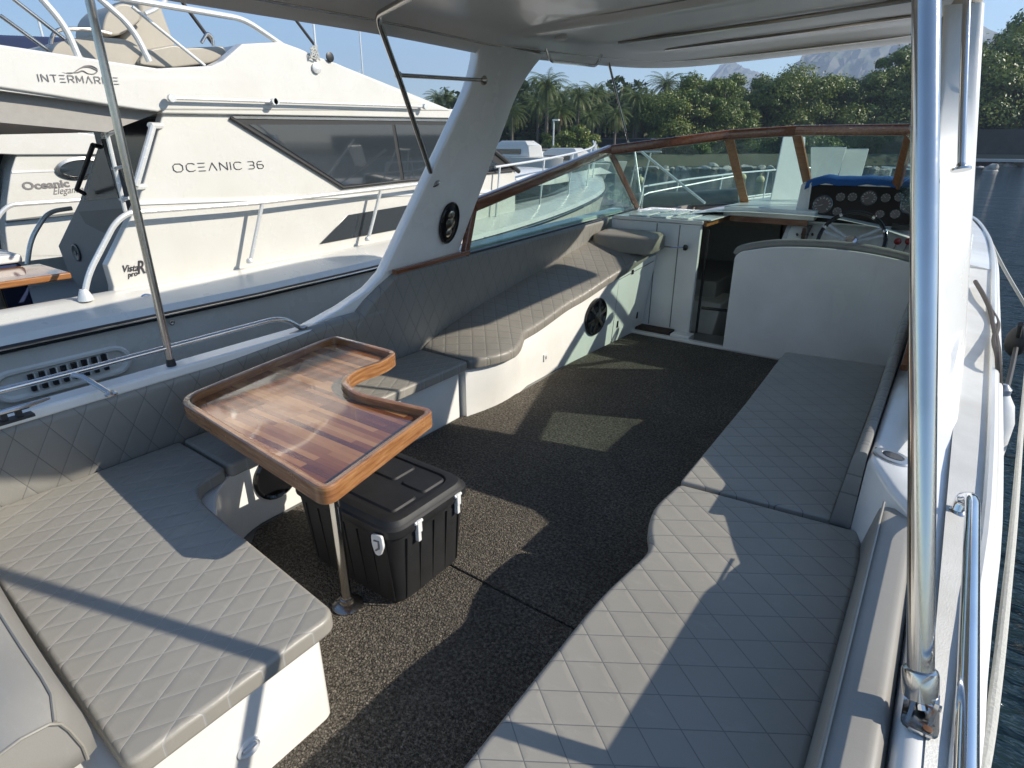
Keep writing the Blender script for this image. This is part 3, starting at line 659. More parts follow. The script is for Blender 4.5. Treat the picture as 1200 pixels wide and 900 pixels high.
# port aft bolster across the stern of the port seat
rings = []
for i in range(24):
    t = i/23; x = -2.66+(-1.225+2.66)*t
    yo = .10*(1-t)**1.5; e = 1-max(0, (t-.93)/.07)**2*.35
    rings.append([Vector((x, yo+(a-.12)*e+.12, .56+(z-.56)*e)) for a, z in [(.222, .40), (.222, .46), (.205, .55), (.192, .590), (.168, .612), (.10, .622), (.035, .612), (.005, .57), (.0, .40)]])
pbk = bp('backrest', MB().loft(rings), V_PL, ang=60)
ob('piping', MB().tube([r_[3]*.5+r_[4]*.5+Vector((0, .002, .003)) for r_ in rings], .004, 6), V_PIP, pbk)
ob('end_piping', MB().tube([p+Vector((.002, 0, 0)) for p in rings[-1][:8]], .0035, 6), V_PIP, pbk)
rings = []
bp('stern_coaming', MB().prism(fillet([(-2.6, -.25, .2), (-1.10, -.25, .2), (-1.10, .05, .2), (-1.2, .0, .2), (-2.6, -.0, .2)], .03, 4, True), (0, 0, .40)), GELW, bevel=.02, seg=3)
# starboard forward backrest (thin) and aft bolster (fat, lit on top)
rings = []
for i in range(26):
    y = 2.14+(4.95-2.14)*i/25; zt = ctop(y)+.006 if y < 2.9 else .715+.145*min(1, (y-2.9)/.5)
    rings.append([Vector(p) for p in fillet([(-.125, y, .36), (-.10, y, zt-.02), (-.085, y, zt+.003), (-.06, y, zt+.0), (-.057, y, .36)], [0, .02, .02, .008, 0], 3, True)])
bp('backrest', MB().loft(rings), V_BACK, ang=50)
rings = []
for i in range(30):
    t = i/29; y = -.8+(2.12+.8)*t; zt = .648 if y < 1.90 else .648-.27*((y-1.90)/.22)
    zt = max(zt, .375); w = .0 if y < 1.90 else .10*(y-1.90)
    rings.append([Vector(p) for p in fillet([(-.005-w, y, .36), (.012-w, y, max(.37, zt-.012)), (.028-w, y, max(.372, zt-.001)), (.10-w, y, max(.371, zt+.001)), (.118-w, y, max(.37, zt-.05)), (.118-w, y, .36)], [0, .012, .008, .02, .02, 0], 4, True)])
bs_ = bp('backrest', MB().loft(rings), V_PL, ang=60)
ob('piping', MB().tube([(.018, -.8+(1.90+.8)*i/20, .646) for i in range(21)], .004, 6), V_PIP, bs_)

# ---- loose seat cushions
def cushion(name, pts, rr, z0, z1, mat, label, group=None, bev=.022):
    o = fillet([(x, y, 0) for x, y in pts], rr, 6, True)
    cx = sum(p.x for p in o)/len(o); cy = sum(p.y for p in o)/len(o)
    return ob(name, slab(o, z0, z1), mat, None, (cx, cy, z0), bevel=bev, seg=4, label=label, cat='seat cushion', group=group, ang=60)
GC = 'loose quilted seat cushions on the benches'
cushion('seat_cushion', [(-.612, -.5), (-.606, .66), (-.612, 1.3), (-.578, 1.60), (-.635, 1.70), (-.672, 1.84), (-.655, 2.05), (-.02, 2.115), (.005, 1.9), (.0, -.5)], [0, .1, .1, .06, .06, .1, .03, .03, .05, 0], .340, .402, V_AFT, 'sunlit grey quilted cushion filling the near starboard bench beside the steel pole', GC)
cushion('seat_cushion', [(-.655, 2.065), (-.665, 3.0), (-.695, 3.99), (-.128, 4.08), (-.118, 2.135)], [.02, .1, .03, .02, .02], .340, .402, V_FWD, 'shaded grey quilted cushion on the starboard bench before the white helm backboard', GC)
cushion('seat_cushion', [(-2.64, .30), (-2.30, .285), (-1.19, .235), (-1.19, .80), (-1.82, .855), (-2.07, .88), (-2.19, .93), (-2.225, 1.07), (-2.62, 1.08)], [.02, .1, .03, .05, .1, .08, .08, .03, .02], .340, .402, V_PORT, 'wide grey quilted cushion on the near port seat with table shadow across it', GC)
cushion('seat_cushion', [(-2.62, 1.095), (-2.225, 1.085), (-2.235, 1.25), (-2.245, 1.8), (-2.235, 2.66), (-2.63, 2.66)], [.02, .03, .05, .1, .03, .02], .340, .402, V_PORT, 'narrow grey quilted cushion on the low port bench under the far edge of the table', GC)
# sloping lounge cushion
rings = []
for i in range(44):
    y = 2.675+(5.02-2.675)*i/43; zt = ltop(y)+.004; xf = lface(y, 1)+.035; xb = -2.635
    th = .066; e = 1.0 if 0 < i < 43 else .8
    K = [(2.66, .015), (2.95, .09), (3.35, .145), (3.95, .15), (4.6, .12), (5.1, .09)]; ex = K[-1][1]
    for (a, b), (c, d) in zip(K, K[1:]):
        if a <= y <= c: ex = b+(d-b)*(y-a)/(c-a); break
    sec = fillet([(xb, y, zt), (xb, y, zt+th+ex), (xb+(xf-xb)*.55, y, zt+th+ex*.40), (xf, y, zt+th), (xf, y, zt)], [.0, .02, .12, .028, .012], 4, True)
    rings.append([Vector((-2.4+(p.x+2.4)*(1 if 0 < i < 43 else .97), p.y, zt+.5*th+(p.z-zt-.5*th)*e)) for p in sec])
ob('lounge_cushion', MB().loft(rings), V_LNG, None, (-2.4, 3.9, .40), ang=60, label='long grey quilted lounge cushion sloping up towards the bow along the port side', cat='seat cushion', group=GC)
# head bolster at its top end
rings = []
for i in range(16):
    x = -2.60+(-2.02+2.60)*i/15; e = 1 if 0 < i < 15 else .8
    sec = [(4.83, .755), (4.855, .880), (4.885, .902), (5.13, .925), (5.16, .91), (5.165, .775)]
    rings.append([Vector((x, 5.0+(y-5.0)*e, .83+(z-.83)*e)) for y, z in [(p.x, p.y) for p in fillet([(a, b, 0) for a, b in sec], .016, 3, True)]])
ob('head_bolster', MB().loft(rings), V_TAN, None, (-2.3, 5.0, .78), ang=60, label='tan edged raised head cushion at the bow end of the port lounge', cat='cushion')

# ---- carpets
def mat_piece(pts, label, rr=.0, z=.014):
    o = fillet([(x, y, 0) for x, y in pts], rr, 3, True)
    return ob('carpet', slab(o, .0, z), CARPET, None, (sum(p.x for p in o)/len(o), sum(p.y for p in o)/len(o), 0), bevel=.006, seg=2, label=label, cat='carpet', group='coil carpets on the cockpit floor')
mat_piece([(-2.285, 1.512), (-.55, 1.50), (-.55, 4.05), (-.10, 4.08), (-.10, 4.975), (-2.20, 4.975), (-2.24, 4.0), (-2.225, 3.2), (-2.30, 2.75)], 'large dark grey coil carpet on the forward cockpit floor, ahead of the seam', .03)
mat_piece([(-2.285, 1.18), (-2.0, .9), (-1.30, .70), (-1.30, -.6), (-.53, -.6), (-.53, 1.492), (-2.285, 1.504)], 'smaller dark grey coil carpet on the near cockpit floor, behind the seam', .03)
mt = [onz(729, 388, .02), onz(744, 379, .02), onz(799, 388, .02), onz(787, 397, .02)]
ob('doormat', MB().prism([(-2.20, 5.055, .0), (-2.20, CY-.006, .0), (-1.87, CY-.006, .0), (-1.87, 5.055, .0)], (0, 0, .05)), plain('brown_mat', (.055, .032, .022), .8, bump=.6, scale=120, var=.4), None, (-2.03, 5.12, 0), label='small dark brown doormat at the foot of the white bulkhead', cat='doormat')

# ================================================================== TABLE
to = [onz(207, 467, .70), onz(374, 572, .70)+Vector((.0, -.0, 0)), onz(503, 489, .70), onz(420, 460, .70), onz(402, 450, .70), onz(414, 434, .70), onz(457, 417, .70), onz(385, 394, .70)]
to = [(-2.375, 1.0), (-1.325, .905), (-1.455, 1.53), (-1.83, 1.47), (-1.985, 1.53), (-2.03, 1.64), (-2.02, 1.80), (-2.07, 1.93), (-2.55, 1.93)]
rr = [.10, .06, .05, .12, .08, .08, .06, .05, .07]
oo = fillet([(x, y, 0) for x, y in to], rr, 7, True)
def inset(poly, d):
    out = []; n = len(poly); area = sum(poly[i].x*poly[(i+1) % n].y-poly[(i+1) % n].x*poly[i].y for i in range(n))
    sg = 1 if area > 0 else -1
    for i in range(n):
        a, b, c = poly[i-1], poly[i], poly[(i+1) % n]
        n1 = Vector((-(b-a).y, (b-a).x, 0)).normalized(); n2 = Vector((-(c-b).y, (c-b).x, 0)).normalized(); m_ = (n1+n2)
        if m_.length < 1e-6: m_ = n1
        m_.normalize(); out.append(b+m_*sg*d/max(.5, m_.dot(n1)))
    return out
table = thing('cockpit_table', (-1.9, 1.35, .0), 'glossy striped wooden table with a raised rim on a steel leg, over the port seats', 'table')
ii = inset(oo, .026); zz = lambda P, z: [Vector((p.x, p.y, z)) for p in P]
ob('table_rim', MB().loft([zz(oo, .640), zz(oo, .696), zz(inset(oo, .004), .7005), zz(inset(oo, .020), .7005), zz(ii, .697), zz(ii, .655)], cap=True), TRIM, table, ang=40)
ob('tabletop', MB().loft([zz(inset(oo, .027), .645), zz(inset(oo, .0275), .6685)]), TTOP, table)
for lx, ly, r in ((-1.556, 1.097, .0195), (-2.02, 1.35, .0195)):
    lg = ob('leg', MB().tube([(lx, ly, .014), (lx, ly, .64)], r, 20), STEEL, table)
    ob('leg_base', MB().lathe((lx, ly, .014), [(.058, 0), (.058, .006), (.045, .014), (.028, .020), (.027, .036), (.021, .040)], n=28), STEEL if ly > 1.2 else STEELD, lg)
    ob('leg_socket', MB().lathe((lx, ly, .60), [(.024, 0), (.026, .02), (.055, .032), (.06, .040)], n=24), STEELD, lg)

# ================================================================== COOLER
cool = thing('cool_box', (-1.62, 1.38, .014), 'black ribbed cool box with white latches standing under the table', 'cool box')
cx0, cx1, cy0, cy1 = -1.94, -1.345, 1.165, 1.60
def rrect(x0, x1, y0, y1, r, z, seg=5): return fillet([(x0, y0, z), (x1, y0, z), (x1, y1, z), (x0, y1, z)], r, seg, True)
body = MB().loft([rrect(cx0+.04-i_, cx1-.04+i_, cy0+.035-i_, cy1-.035+i_, .07, z) for z, i_ in ((.016, -.012), (.03, .0), (.2, .012), (.33, .022))])
cb = ob('body', body, BLK, cool, ang=40)
CB2 = plain('black_rotomould', (.014, .014, .0145), .58, var=.6, bump=.35, scale=14)
ob('body_panel', MB().loft([rrect(cx0+.035-i_, cx1-.035+i_, cy0+.03-i_, cy1-.03+i_, .07, z) for z, i_ in ((.03, .0), (.2, .012), (.335, .022))], cap=False), CB2, cool) 
lid = ob('lid', MB().loft([rrect(cx0+i_, cx1-i_, cy0+i_, cy1-i_, .07, z) for z, i_ in ((.338, .004), (.345, 0), (.375, 0), (.382, .008), (.388, .01), (.402, .02), (.408, .04), (.407, .055), (.400, .060), (.400, .10))]), CB2, cool, ang=30)
m = MB()
for a, b in (((cx0+.08, cy0+.075), (cx0+.52, cy0+.205)), ((cx0+.08, cy0+.235), (cx0+.36, cy0+.365)), ((cx0+.39, cy0+.235), (cx0+.52, cy0+.365))):
    m.loft([rrect(a[0], b[0], a[1], b[1], .02, .4005), rrect(a[0]+.006, b[0]-.006, a[1]+.006, b[1]-.006, .02, .407)])
ob('lid_panel', m, CB2, lid, ang=30)
m = MB()
for k in range(5): 
    y = cy0+.075+k*.072; m.tube([(cx1-.036, y, .04), (cx1-.010, y, .32)], .0028, 6)
for k in range(7):
    x = cx0+.09+k*.075; m.tube([(x, cy0+.031, .04), (x, cy0+.006, .32)], .0028, 6)
ob('rib', m, BLK, cb)
for y in (cy0+.125, cy0+.345):
    ob('latch', MB().box((cx1-.006, y-.011, .325), (cx1+.010, y+.011, .375)).box((cx1-.012, y-.008, .285), (cx1+.006, y+.008, .33)).tube([(cx1+.002, y-.02, .368), (cx1+.002, y+.02, .368)], .007, 8), WPL, cool, bevel=.003)
ob('handle', MB().prism(fillet([(cx1-.10, cy0-.003, .355), (cx1-.045, cy0-.003, .365), (cx1-.04, cy0-.003, .32), (cx1-.06, cy0-.003, .275), (cx1-.085, cy0-.003, .27), (cx1-.10, cy0-.003, .31)], .012, 4, True), (0, -.012, 0)), WPL, cool, bevel=.003)
ob('handle_slot', MB().tube([(cx1-.083, cy0-.016, .335), (cx1-.06, cy0-.016, .34), (cx1-.06, cy0-.016, .31), (cx1-.078, cy0-.016, .295)], .004, 6), GRS, cool)

# ================================================================== blue cloth over the dash
rows = []
for j in range(7):
    row = []
    for i in range(30):
        x = -1.10+1.12*i/29; w = math.sin(i*1.7)*.006+math.sin(i*.6)*.01
        y, z = [(5.89, 1.322), (5.89, 1.352), (5.93, 1.385), (6.0, 1.395), (6.08, 1.385), (6.14, 1.34), (6.18, 1.27)][j]
        sag = -.05*max(0, 1-i/3.5) if j < 7 else 0
        row.append(Vector((x, y-.006+w*.3, z+w*(.5 if j in (2, 3, 4) else .8)+sag)))
    rows.append(row)
m = MB().sheet(rows); o = ob('dash_cloth', m, BLUE, None, (-.5, 6.0, 1.3), ang=80, label='bright blue cloth draped over the top of the instrument panel', cat='cloth')
sm_ = o.modifiers.new('t', 'SOLIDIFY'); sm_.thickness = .008

# ================================================================== NEIGHBOURING YACHT (its side 3.6 m away, parallel to ours)
XH, XW = -4.6, -5.0
ny = thing('motor_yacht', (-6.4, 3.5, -.45), 'big cream motor yacht with a flybridge moored alongside to port', 'motor yacht')
def yp(name, mb, mat, **k): return ob(name, mb, mat, ny, **k)
def polyx(pix, x, th, name=None, mat=None, bevel=0, parent=None, rnd=0):
    pts = [onx(a, b, x) for a, b in pix]
    if rnd: pts = fillet(pts, rnd, 4, True)
    return MB().prism(pts, (-th, 0, 0))
NW = gelcoat('yacht_cream', (.64, .625, .575), .25, .04)
NSH = plain('yacht_shaded_grey', (.20, .20, .20), .5)  # dark grey with the shade of the aft-facing wing painted in
# hull side plan: straight aft, tapering to the bow
hp = [(-4.6, -3), (-4.6, 4), (-4.62, 6.5), (-4.85, 8.5), (-5.35, 10.4), (-6.3, 12.2)]
hs_ = smooth([(x, y, 0) for x, y in hp], 5)
def sheer(y): return .46 if y < 3 else .46+.022*(y-3)**1.35
m = MB(); m.sheet([[Vector((p.x-.02-.35*k*k, p.y-.9*k*max(0, (p.y-8)/5), sheer(p.y)-.02-k*(sheer(p.y)+.55))) for p in hs_] for k in (0, .3, .65, 1)]); 
yp('hull', m, NW)
m = MB(); m.sheet([[Vector((-12.8-p.x-.4*0, p.y, sheer(p.y)-.02-k*(sheer(p.y)+.55))) for p in hs_] for k in (0, 1)]); yp('hull', m, NW)
yp('transom', MB().prism([(-4.62, -3, .44), (-8.2, -3, .44), (-8.0, -3, -.6), (-4.95, -3, -.6)], (0, .03, 0)), NW)
yp('rub_rail', MB().tube([(p.x+.0, p.y, sheer(p.y)) for p in hs_], .026, 8), RUB)
yp('rub_insert', MB().tube([(p.x+.022, p.y, sheer(p.y)+.004) for p in hs_], .010, 8), STEELD)
# sloped gunwale band above the rub rail, ledge, side deck
rows = []
for dx, dz in ((0, .02), (-.04, .07), (-.27, .155), (-.32, .165), (-.42, .16)):
    rows.append([Vector((p.x+dx, p.y-.02, sheer(p.y)+dz)) for p in hs_])
yp('gunwale', MB().sheet(rows), NW, ang=25)
# aft cockpit: sole, ledge
yp('cockpit_sole', MB().box((-8.1, -3, .15), (-5.0, 3.6, .17)), plain('yacht_sole', (.30, .27, .23), .6))
yp('cockpit_liner', MB().box((-5.07, -3, .17), (-5.03, 2.05, .61)), NSH)
yp('foredeck', MB().sheet([[Vector((p.x-.40, p.y, sheer(p.y)+.15)) for p in hs_[8:]], [Vector((-6.4, p.y, sheer(p.y)+.26)) for p in hs_[8:]], [Vector((-12.8-p.x+.4, p.y, sheer(p.y)+.15)) for p in hs_[8:]]]), NW)
# deckhouse side wall with the raked after edge
dh = [(192, 129), (540, 134), (604, 200), (604, 262), (500, 280), (330, 306), (133, 346), (133, 336), (126, 311), (153, 256), (163, 234)]
dw = yp('deckhouse', polyx(dh, XW, .10), NW, bevel=.012)
yp('deckhouse_roof', polyx([(190, 122), (545, 128), (548, 139), (190, 133)], XW+.04, 3.2), NW, bevel=.012)
yp('deckhouse_far_side', polyx(dh, XW-3.1, .08), NW)
yp('after_bulkhead', MB().box((-8.1, 3.2, .17), (-5.08, 3.24, 2.0)), BLK)  # black colour stands in for the shade inside the cabin opening
# side windows: dark tinted, with frame
wn1 = [(270, 137), (532, 141), (604, 199), (402, 221)]
wi = yp('side_window', polyx(wn1, XW+.012, .016), RUB, bevel=.004)
ob('pane', polyx([(292, 146), (459, 146), (470, 212), (403, 217)], XW+.018, .012), DKGLS, wi)
ob('pane', polyx([(463, 146), (528, 147), (590, 198), (474, 211)], XW+.018, .012), DKGLS, wi)
ob('gasket_line', polyx([(272, 136), (530, 140), (531, 142.5), (276, 139)], XW+.02, .006), STEELD, wi)
# window glow: interior seats seen dimly through the pane
# windscreen wedge ahead of the side window
wsx = yp('front_windscreen', MB().prism([onx(532, 139, -5.0), onx(606, 200, -5.0), onx(606, 200, -5.0)+Vector((-1.6, .9, .0)), onx(532, 139, -5.0)+Vector((-1.6, .5, 0))], (0, .03, .03)), DKGLS)
ob('frame', MB().tube([onx(530, 138, -4.99), onx(608, 201, -4.99)], .03, 8).tube([onx(602, 200, -4.98), onx(470, 212, -4.98), onx(402, 220, -4.98), onx(270, 138, -4.98)], .012, 8), RUB, wsx)
# horizontal step in the deckhouse wall and two rails on the roof edge
yp('wall_step', polyx([(163, 236), (600, 222), (600, 225), (163, 240)], XW+.012, .02), GELB)
for a, b in (((200, 115), (320, 119)), ((322, 119), (497, 125))):
    A, B = onx(*a, XW+.10), onx(*b, XW+.10); rl = yp('roof_rail', MB().tube([A, B], .012, 8), ALU)
    for q in (A, B): ob('bracket', MB().lathe(q, [(.028, -.03), (.028, .0), (.014, .01)], (-1, 0, 0), 12).ball(q, .026, 6), ALU, rl)
# dark hull side windows forward
yp('hull_window', polyx([(375, 286), (408, 252), (487, 239), (470, 268)], XW+.010, .012), DKGLS)
# low trunk cabin on its foredeck with rounded dark windows
tk = [(-5.35, 6.4), (-5.38, 8.6), (-5.6, 9.6), (-6.1, 10.2), (-6.7, 10.2), (-7.2, 9.6), (-7.4, 8.6), (-7.4, 6.4)]
tp = fillet([(x, y, 0) for x, y in tk], .3, 5, True)
yp('trunk_cabin', MB().loft([[Vector((-6.4+(p.x+6.4)*k, 8.0+(p.y-8.0)*k, z)) for p in tp] for k, z in ((1.02, .6), (1.0, 1.02), (.985, 1.13), (.93, 1.20), (.6, 1.25), (.01, 1.27))]), NW, ang=50)
m = MB(); half = [p for p in tp if p.x < -5.3 and p.y > 6.45 and p.x > -6.9]
half = sorted([p for p in tp if p.x > -6.35 and p.y > 6.5], key=lambda p: p.y)
m.sheet([[Vector((-6.4+(p.x+6.4)*1.022, 8.0+(p.y-8)*1.022, z)) for p in half] for z in (.80, 1.03)]); yp('trunk_window', m, DKGLS)
# lower moulding lines in the deckhouse wall (real small steps)
# flybridge coaming
fb = [(-40, 46), (185, 80), (248, 77), (262, 70), (284, 51), (330, 49), (352, 57), (372, 66), (395, 74), (500, 121), (531, 130), (190, 129), (186, 131), (160, 128), (120, 122), (60, 112), (-40, 97)]
yp('flybridge', polyx(fb, XW+.05, .12), NW, bevel=.015, seg=3)
yp('flybridge_floor', polyx([(-60, 98), (120, 122), (190, 130), (190, 124), (120, 116), (-60, 92)], XW+.03, 3.1), NW)
yp('flybridge_far_side', polyx([(-40, 60), (248, 82), (284, 70), (395, 80), (531, 130), (190, 129), (-40, 97)], XW-3.1, .08), NW)
yp('flybridge_front', MB().prism([onx(284, 52, -5.05), onx(395, 75, -5.05), onx(531, 130, -5.05), onx(262, 100, -5.05)], (-3.0, 0, 0)), NW)
yp('flybridge_underside', polyx([(-60, 101), (60, 113), (186, 132), (125, 155), (-60, 138)], XW-.05, 2.9), plain('headliner', (.33, .31, .28), .7))
# round speaker/vent hole and porthole on it
pz = onx(386, 67, XW+.055); yp('flybridge_vent', MB().lathe(pz, [(.040, 0), (.042, .012), (.03, .016), (.002, .017)], (1, 0, 0), 18), BLK)
# ---- seats on the flybridge
VC = vinyl('cream_vinyl', (.42, .38, .31), TH, quilt=False)
def lump(pix, x, th, name='flybridge_seat', mat=VC):
    pts = fillet([onx(a, b, x) for a, b in pix], .06, 4, True); return yp(name, MB().prism(pts, (-th, 0, 0)), mat, bevel=.04, seg=4)
lump([(58, 68), (66, 50), (100, 42), (150, 46), (180, 66), (180, 80), (58, 72)], XW-.3, 1.0)
lump([(120, 34), (124, 16), (140, 2), (163, 8), (166, 24), (142, 42), (122, 42)], XW-.5, .5)
lump([(140, 42), (164, 18), (160, -6), (186, -4), (202, 40), (210, 60), (150, 66)], XW-.6, .5)
lump([(160, 76), (172, 58), (205, 52), (215, 56), (262, 54), (266, 62), (250, 74), (200, 80)], XW-.25, .9)
# ---- steel tubes of the flybridge (rails, bimini struts)
def yt(pix, x, r, name='flybridge_rail', mat=ALU, fr_=.12, x2=None):
    n_ = len(pix); pts = [onx(a, b, x if x2 is None else x+(x2-x)*i/(n_-1)) for i, (a, b) in enumerate(pix)]
    return yp(name, MB().tube(fillet(pts, fr_), r, 10), mat)
yt([(38, -14), (76, 30), (92, 67)], XW, .022)
yt([(105, -12), (155, 32), (175, 72)], XW, .022)
yt([(120, -6), (285, 22), (312, 40), (370, 80)], XW+.02, .022)
ob('flange', MB().lathe(onx(370, 80, XW+.05), [(.045, 0), (.045, .02), (.02, .03)], (1, 0, 0), 14), ALU, ny)
yt([(0, 18), (58, 60)], XW-.4, .014, 'canopy_strut', STEELD)
yt([(12, -4), (76, 46)], XW-.4, .014, 'canopy_strut', STEELD)
yt([(58, 62), (62, 34), (108, 34), (130, 40)], XW-.5, .014, 'seat_rail', STEELD)
yt([(155, 8), (240, 77)], XW-.1, .013, 'canopy_strut', ALU)
yt([(206, -8), (250, 52)], XW-.9, .016, 'canopy_strut', BLK)
yt([(335, 8), (368, 52)], XW-.6, .014, 'canopy_strut', BLK)
yt([(366, 14), (370, 58)], XW-.1, .010, 'antenna_stay', ALU)
yt([(236, 50), (243, 38), (249, 44), (250, 54)], XW-.6, .014, 'seat_rail', STEELD)
yt([(170, 16), (184, 10), (200, -6)], XW-.3, .016, 'canopy_strut', ALU)
m = MB(); c0 = onx(368, 62, XW+.07)
for k in range(9): m.tube(smooth([c0+Vector((.01, random.uniform(-.05, .05), random.uniform(-.06, .07))) for _ in range(4)], 4), .005, 6)
yp('tied_line', m, ROPE)
# ---- side handrail along the deck, with stanchions
hr_ = yt([(98, 350), (104, 320), (134, 262), (150, 249), (300, 238), (447, 221), (560, 207)], XW+.14, .020, 'handrail', ALU, .2)
for a, b in (((293, 308), (307, 240)), ((431, 282), (446, 224))): ob('stanchion', MB().tube([onx(*a, XW+.12), onx(*b, XW+.14)], .017, 8).lathe(onx(*a, XW+.12), [(.03, 0), (.03, .02), (.018, .04)], n=12), ALU, hr_)
ob('foot', MB().lathe(onx(101, 352, XW+.14), [(.05, 0), (.045, .03), (.024, .08)], n=14), ALU, hr_)
yt([(32, 310), (36, 280), (56, 248), (84, 244)], XW-2.4, .022, 'handrail', ALU, .2)
# forward rails of the yacht (seen through our side window)
P = [Vector((p.x-.30, p.y, sheer(p.y)+.16)) for p in hs_ if p.y > 6.2]
fr2 = yp('bow_rail', MB().tube([p+Vector((0, 0, .62)) for p in P], .016, 8), ALU)
for k in range(0, len(P), 3): ob('stanchion', MB().tube([P[k], P[k]+Vector((0, .10, .62))], .014, 8), ALU, fr2)
# ---- after wing with triangular pane, speaker; boarding ladder and door rails
wing = [(118, 162), (146, 236), (143, 300), (128, 344), (96, 342), (80, 320), (68, 288), (88, 246), (92, 238)]
wy = 2.3
def polyy(pix, y, th): return MB().prism([ony(a, b, y) for a, b in pix], (0, th, 0))
wg = yp('after_wing', polyy(wing, wy, .06), NSH, bevel=.01)
ob('wing_pane', polyy([(119, 166), (139, 232), (98, 236)], wy-.004, .008), plain('smoked_pane', (.07, .07, .07), .15), wg)
ob('wing_recess', polyy([(92, 248), (145, 244), (144, 262), (124, 274), (100, 262)], wy-.003, .006), plain('recess', (.10, .10, .10), .5), wg)
c_ = ony(90, 296, wy-.004); ob('speaker', MB().lathe(c_, [(.085, 0), (.085, .012), (.07, .016), (.06, .01), (.02, .008), (.018, .014), (.002, .015)], (0, -1, 0), 24), plain('speaker_grey', (.07, .07, .075), .35), wg)
yp('doorway', polyy([(120, 128), (192, 131), (140, 300), (132, 345), (142, 300), (146, 236), (118, 160)], 2.75, .03), BLKG)
ld = yp('ladder', MB().tube([ony(119, 130, 2.1), ony(147, 248, 2.1)], .016, 8), ALU)
for a, b in (((122, 159), (138, 154)), ((132, 198), (146, 195)), ((141, 234), (152, 232))): ob('rung', MB().tube([ony(*a, 2.1), ony(*b, 2.1)], .013, 8), ALU, ld)
ob('rail', MB().tube([ony(135, 128, 2.2), ony(155, 236, 2.2)], .012, 8), RUB, ld)
dh_ = yp('door_handle', MB().tube([onx(179, 148, XW+.1), onx(159, 218, XW+.1)], .024, 10), ALU)
for q in ((179, 147), (159, 219)): ob('bracket', MB().tube([onx(*q, XW+.1)+Vector((0, -.02, 0)), onx(*q, XW)+Vector((0, .06, 0))], .022, 8), ALU, dh_)
wr_ = yp('grab_rail', MB().tube([ony(109, 170, 2.15), ony(90, 222, 2.15)], .018, 8).tube([ony(109, 170, 2.15), ony(118, 172, 2.25)], .018, 8).tube([ony(90, 222, 2.15), ony(99, 227, 2.25)], .018, 8), BLK)
# ---- fittings on the hull
g = onx(173, 352, -4.78); yp('deck_filler', MB().lathe(g, [(.052, -.02), (.052, .004), (.04, .010), (.036, .004), (.014, .006), (.002, .008)], (1, 0, .45), 22), CHR)
g = onx(201, 378, -4.60); yp('drain', MB().lathe(g, [(.02, 0), (.02, .01), (.012, .012), (.002, .006)], (1, 0, 0), 14), STEELD)
va = [onx(*q, -4.60) for q in ((64, 451),)][0]; vcy, vcz = 1.30, .20
def stadium(y0, y1, z0, z1, x, n=10):
    r = (z1-z0)/2; zc = (z0+z1)/2; pts = []
    for k in range(n+1): a = -math.pi/2+math.pi*k/n; pts.append(Vector((x, y1-r+math.cos(a)*r, zc+math.sin(a)*r)))
    for k in range(n+1): a = math.pi/2+math.pi*k/n; pts.append(Vector((x, y0+r+math.cos(a)*r, zc+math.sin(a)*r)))
    return pts
hx = -4.66
vt = yp('hull_vent', MB().loft([stadium(.90+i_, 1.72-i_, .10+i_, .32-i_, x) for i_, x in ((0, hx-.03), (.0, hx+.035), (.012, hx+.045), (.03, hx+.045), (.04, hx+.03), (.045, hx+.02))]), NW, ang=30)
for k in range(8):
    y = 1.10+k*.062; ob('louvre', MB().box((hx+.005, y, .150+.002*k), (hx+.046, y+.026, .262+.002*k)), BLK, vt)
    ob('louvre_lip', MB().box((hx+.02, y+.028, .148+.002*k), (hx+.056, y+.036, .266+.002*k)), NW, vt)

# ---- lettering
def strokes(txt, org, ux, uz, h, w, gap, t, nrm):
    G = {'I': ([[(0, 0), (0, 1)]], .02), 'N': ([[(0, 0), (0, 1), (1, 0), (1, 1)]], 1), 'T': ([[(0, 1), (1, 1)], [(.5, 0), (.5, 1)]], 1),
         'E': ([[(0, 0), (1, 0)], [(0, .5), (.9, .5)], [(0, 1), (1, 1)]], .85), 'R': ([[(0, 0), (0, 1), (.8, 1), (1, .85), (1, .6), (.8, .45), (.25, .45)], [(.6, .45), (1, 0)]], .95),
         'M': ([[(0, 0), (0, 1), (.5, .25), (1, 1), (1, 0)]], 1.1), 'A': ([[(0, 0), (.5, 1), (1, 0)]], 1.05), 'O': ([[(.25, 0), (.75, 0), (1, .25), (1, .75), (.75, 1), (.25, 1), (0, .75), (0, .25), (.25, 0)]], 1.15),
         'C': ([[(1, .12), (.75, 0), (.25, 0), (0, .25), (0, .75), (.25, 1), (.75, 1), (1, .88)]], 1.05),
         '3': ([[(0, 1), (.8, 1), (1, .85), (1, .65), (.8, .52), (.3, .52)], [(.8, .52), (1, .38), (1, .15), (.8, 0), (0, 0)]], .85),
         '6': ([[(.8, 1), (.25, 1), (0, .75), (0, .2), (.2, 0), (.8, 0), (1, .2), (1, .4), (.8, .55), (.05, .55)]], .9)}
    m = MB(); x = 0; org = Vector(org); ux = Vector(ux); uz = Vector(uz); nrm = Vector(nrm)
    for ch in txt:
        if ch == ' ': x += w*.55; continue
        g_, wd = G[ch]
        for pl in g_:
            for (a, b), (c, d) in zip(pl, pl[1:]):
                A = org+ux*(x+a*w*wd)+uz*(b*h); B = org+ux*(x+c*w*wd)+uz*(d*h); dd = (B-A); 
                if dd.length < 1e-6: continue
                dd.normalize(); s_ = nrm.cross(dd)*t/2; A = A-dd*t*.4; B = B+dd*t*.4
                m.prism([A-s_, A+s_, B+s_, B-s_], nrm*.003)
        x += w*wd+gap
    return m
X0 = XW+.054
a, b = onx(46, 95, X0), onx(151, 99, X0); ln = (b-a).length; ux = (b-a).normalized()
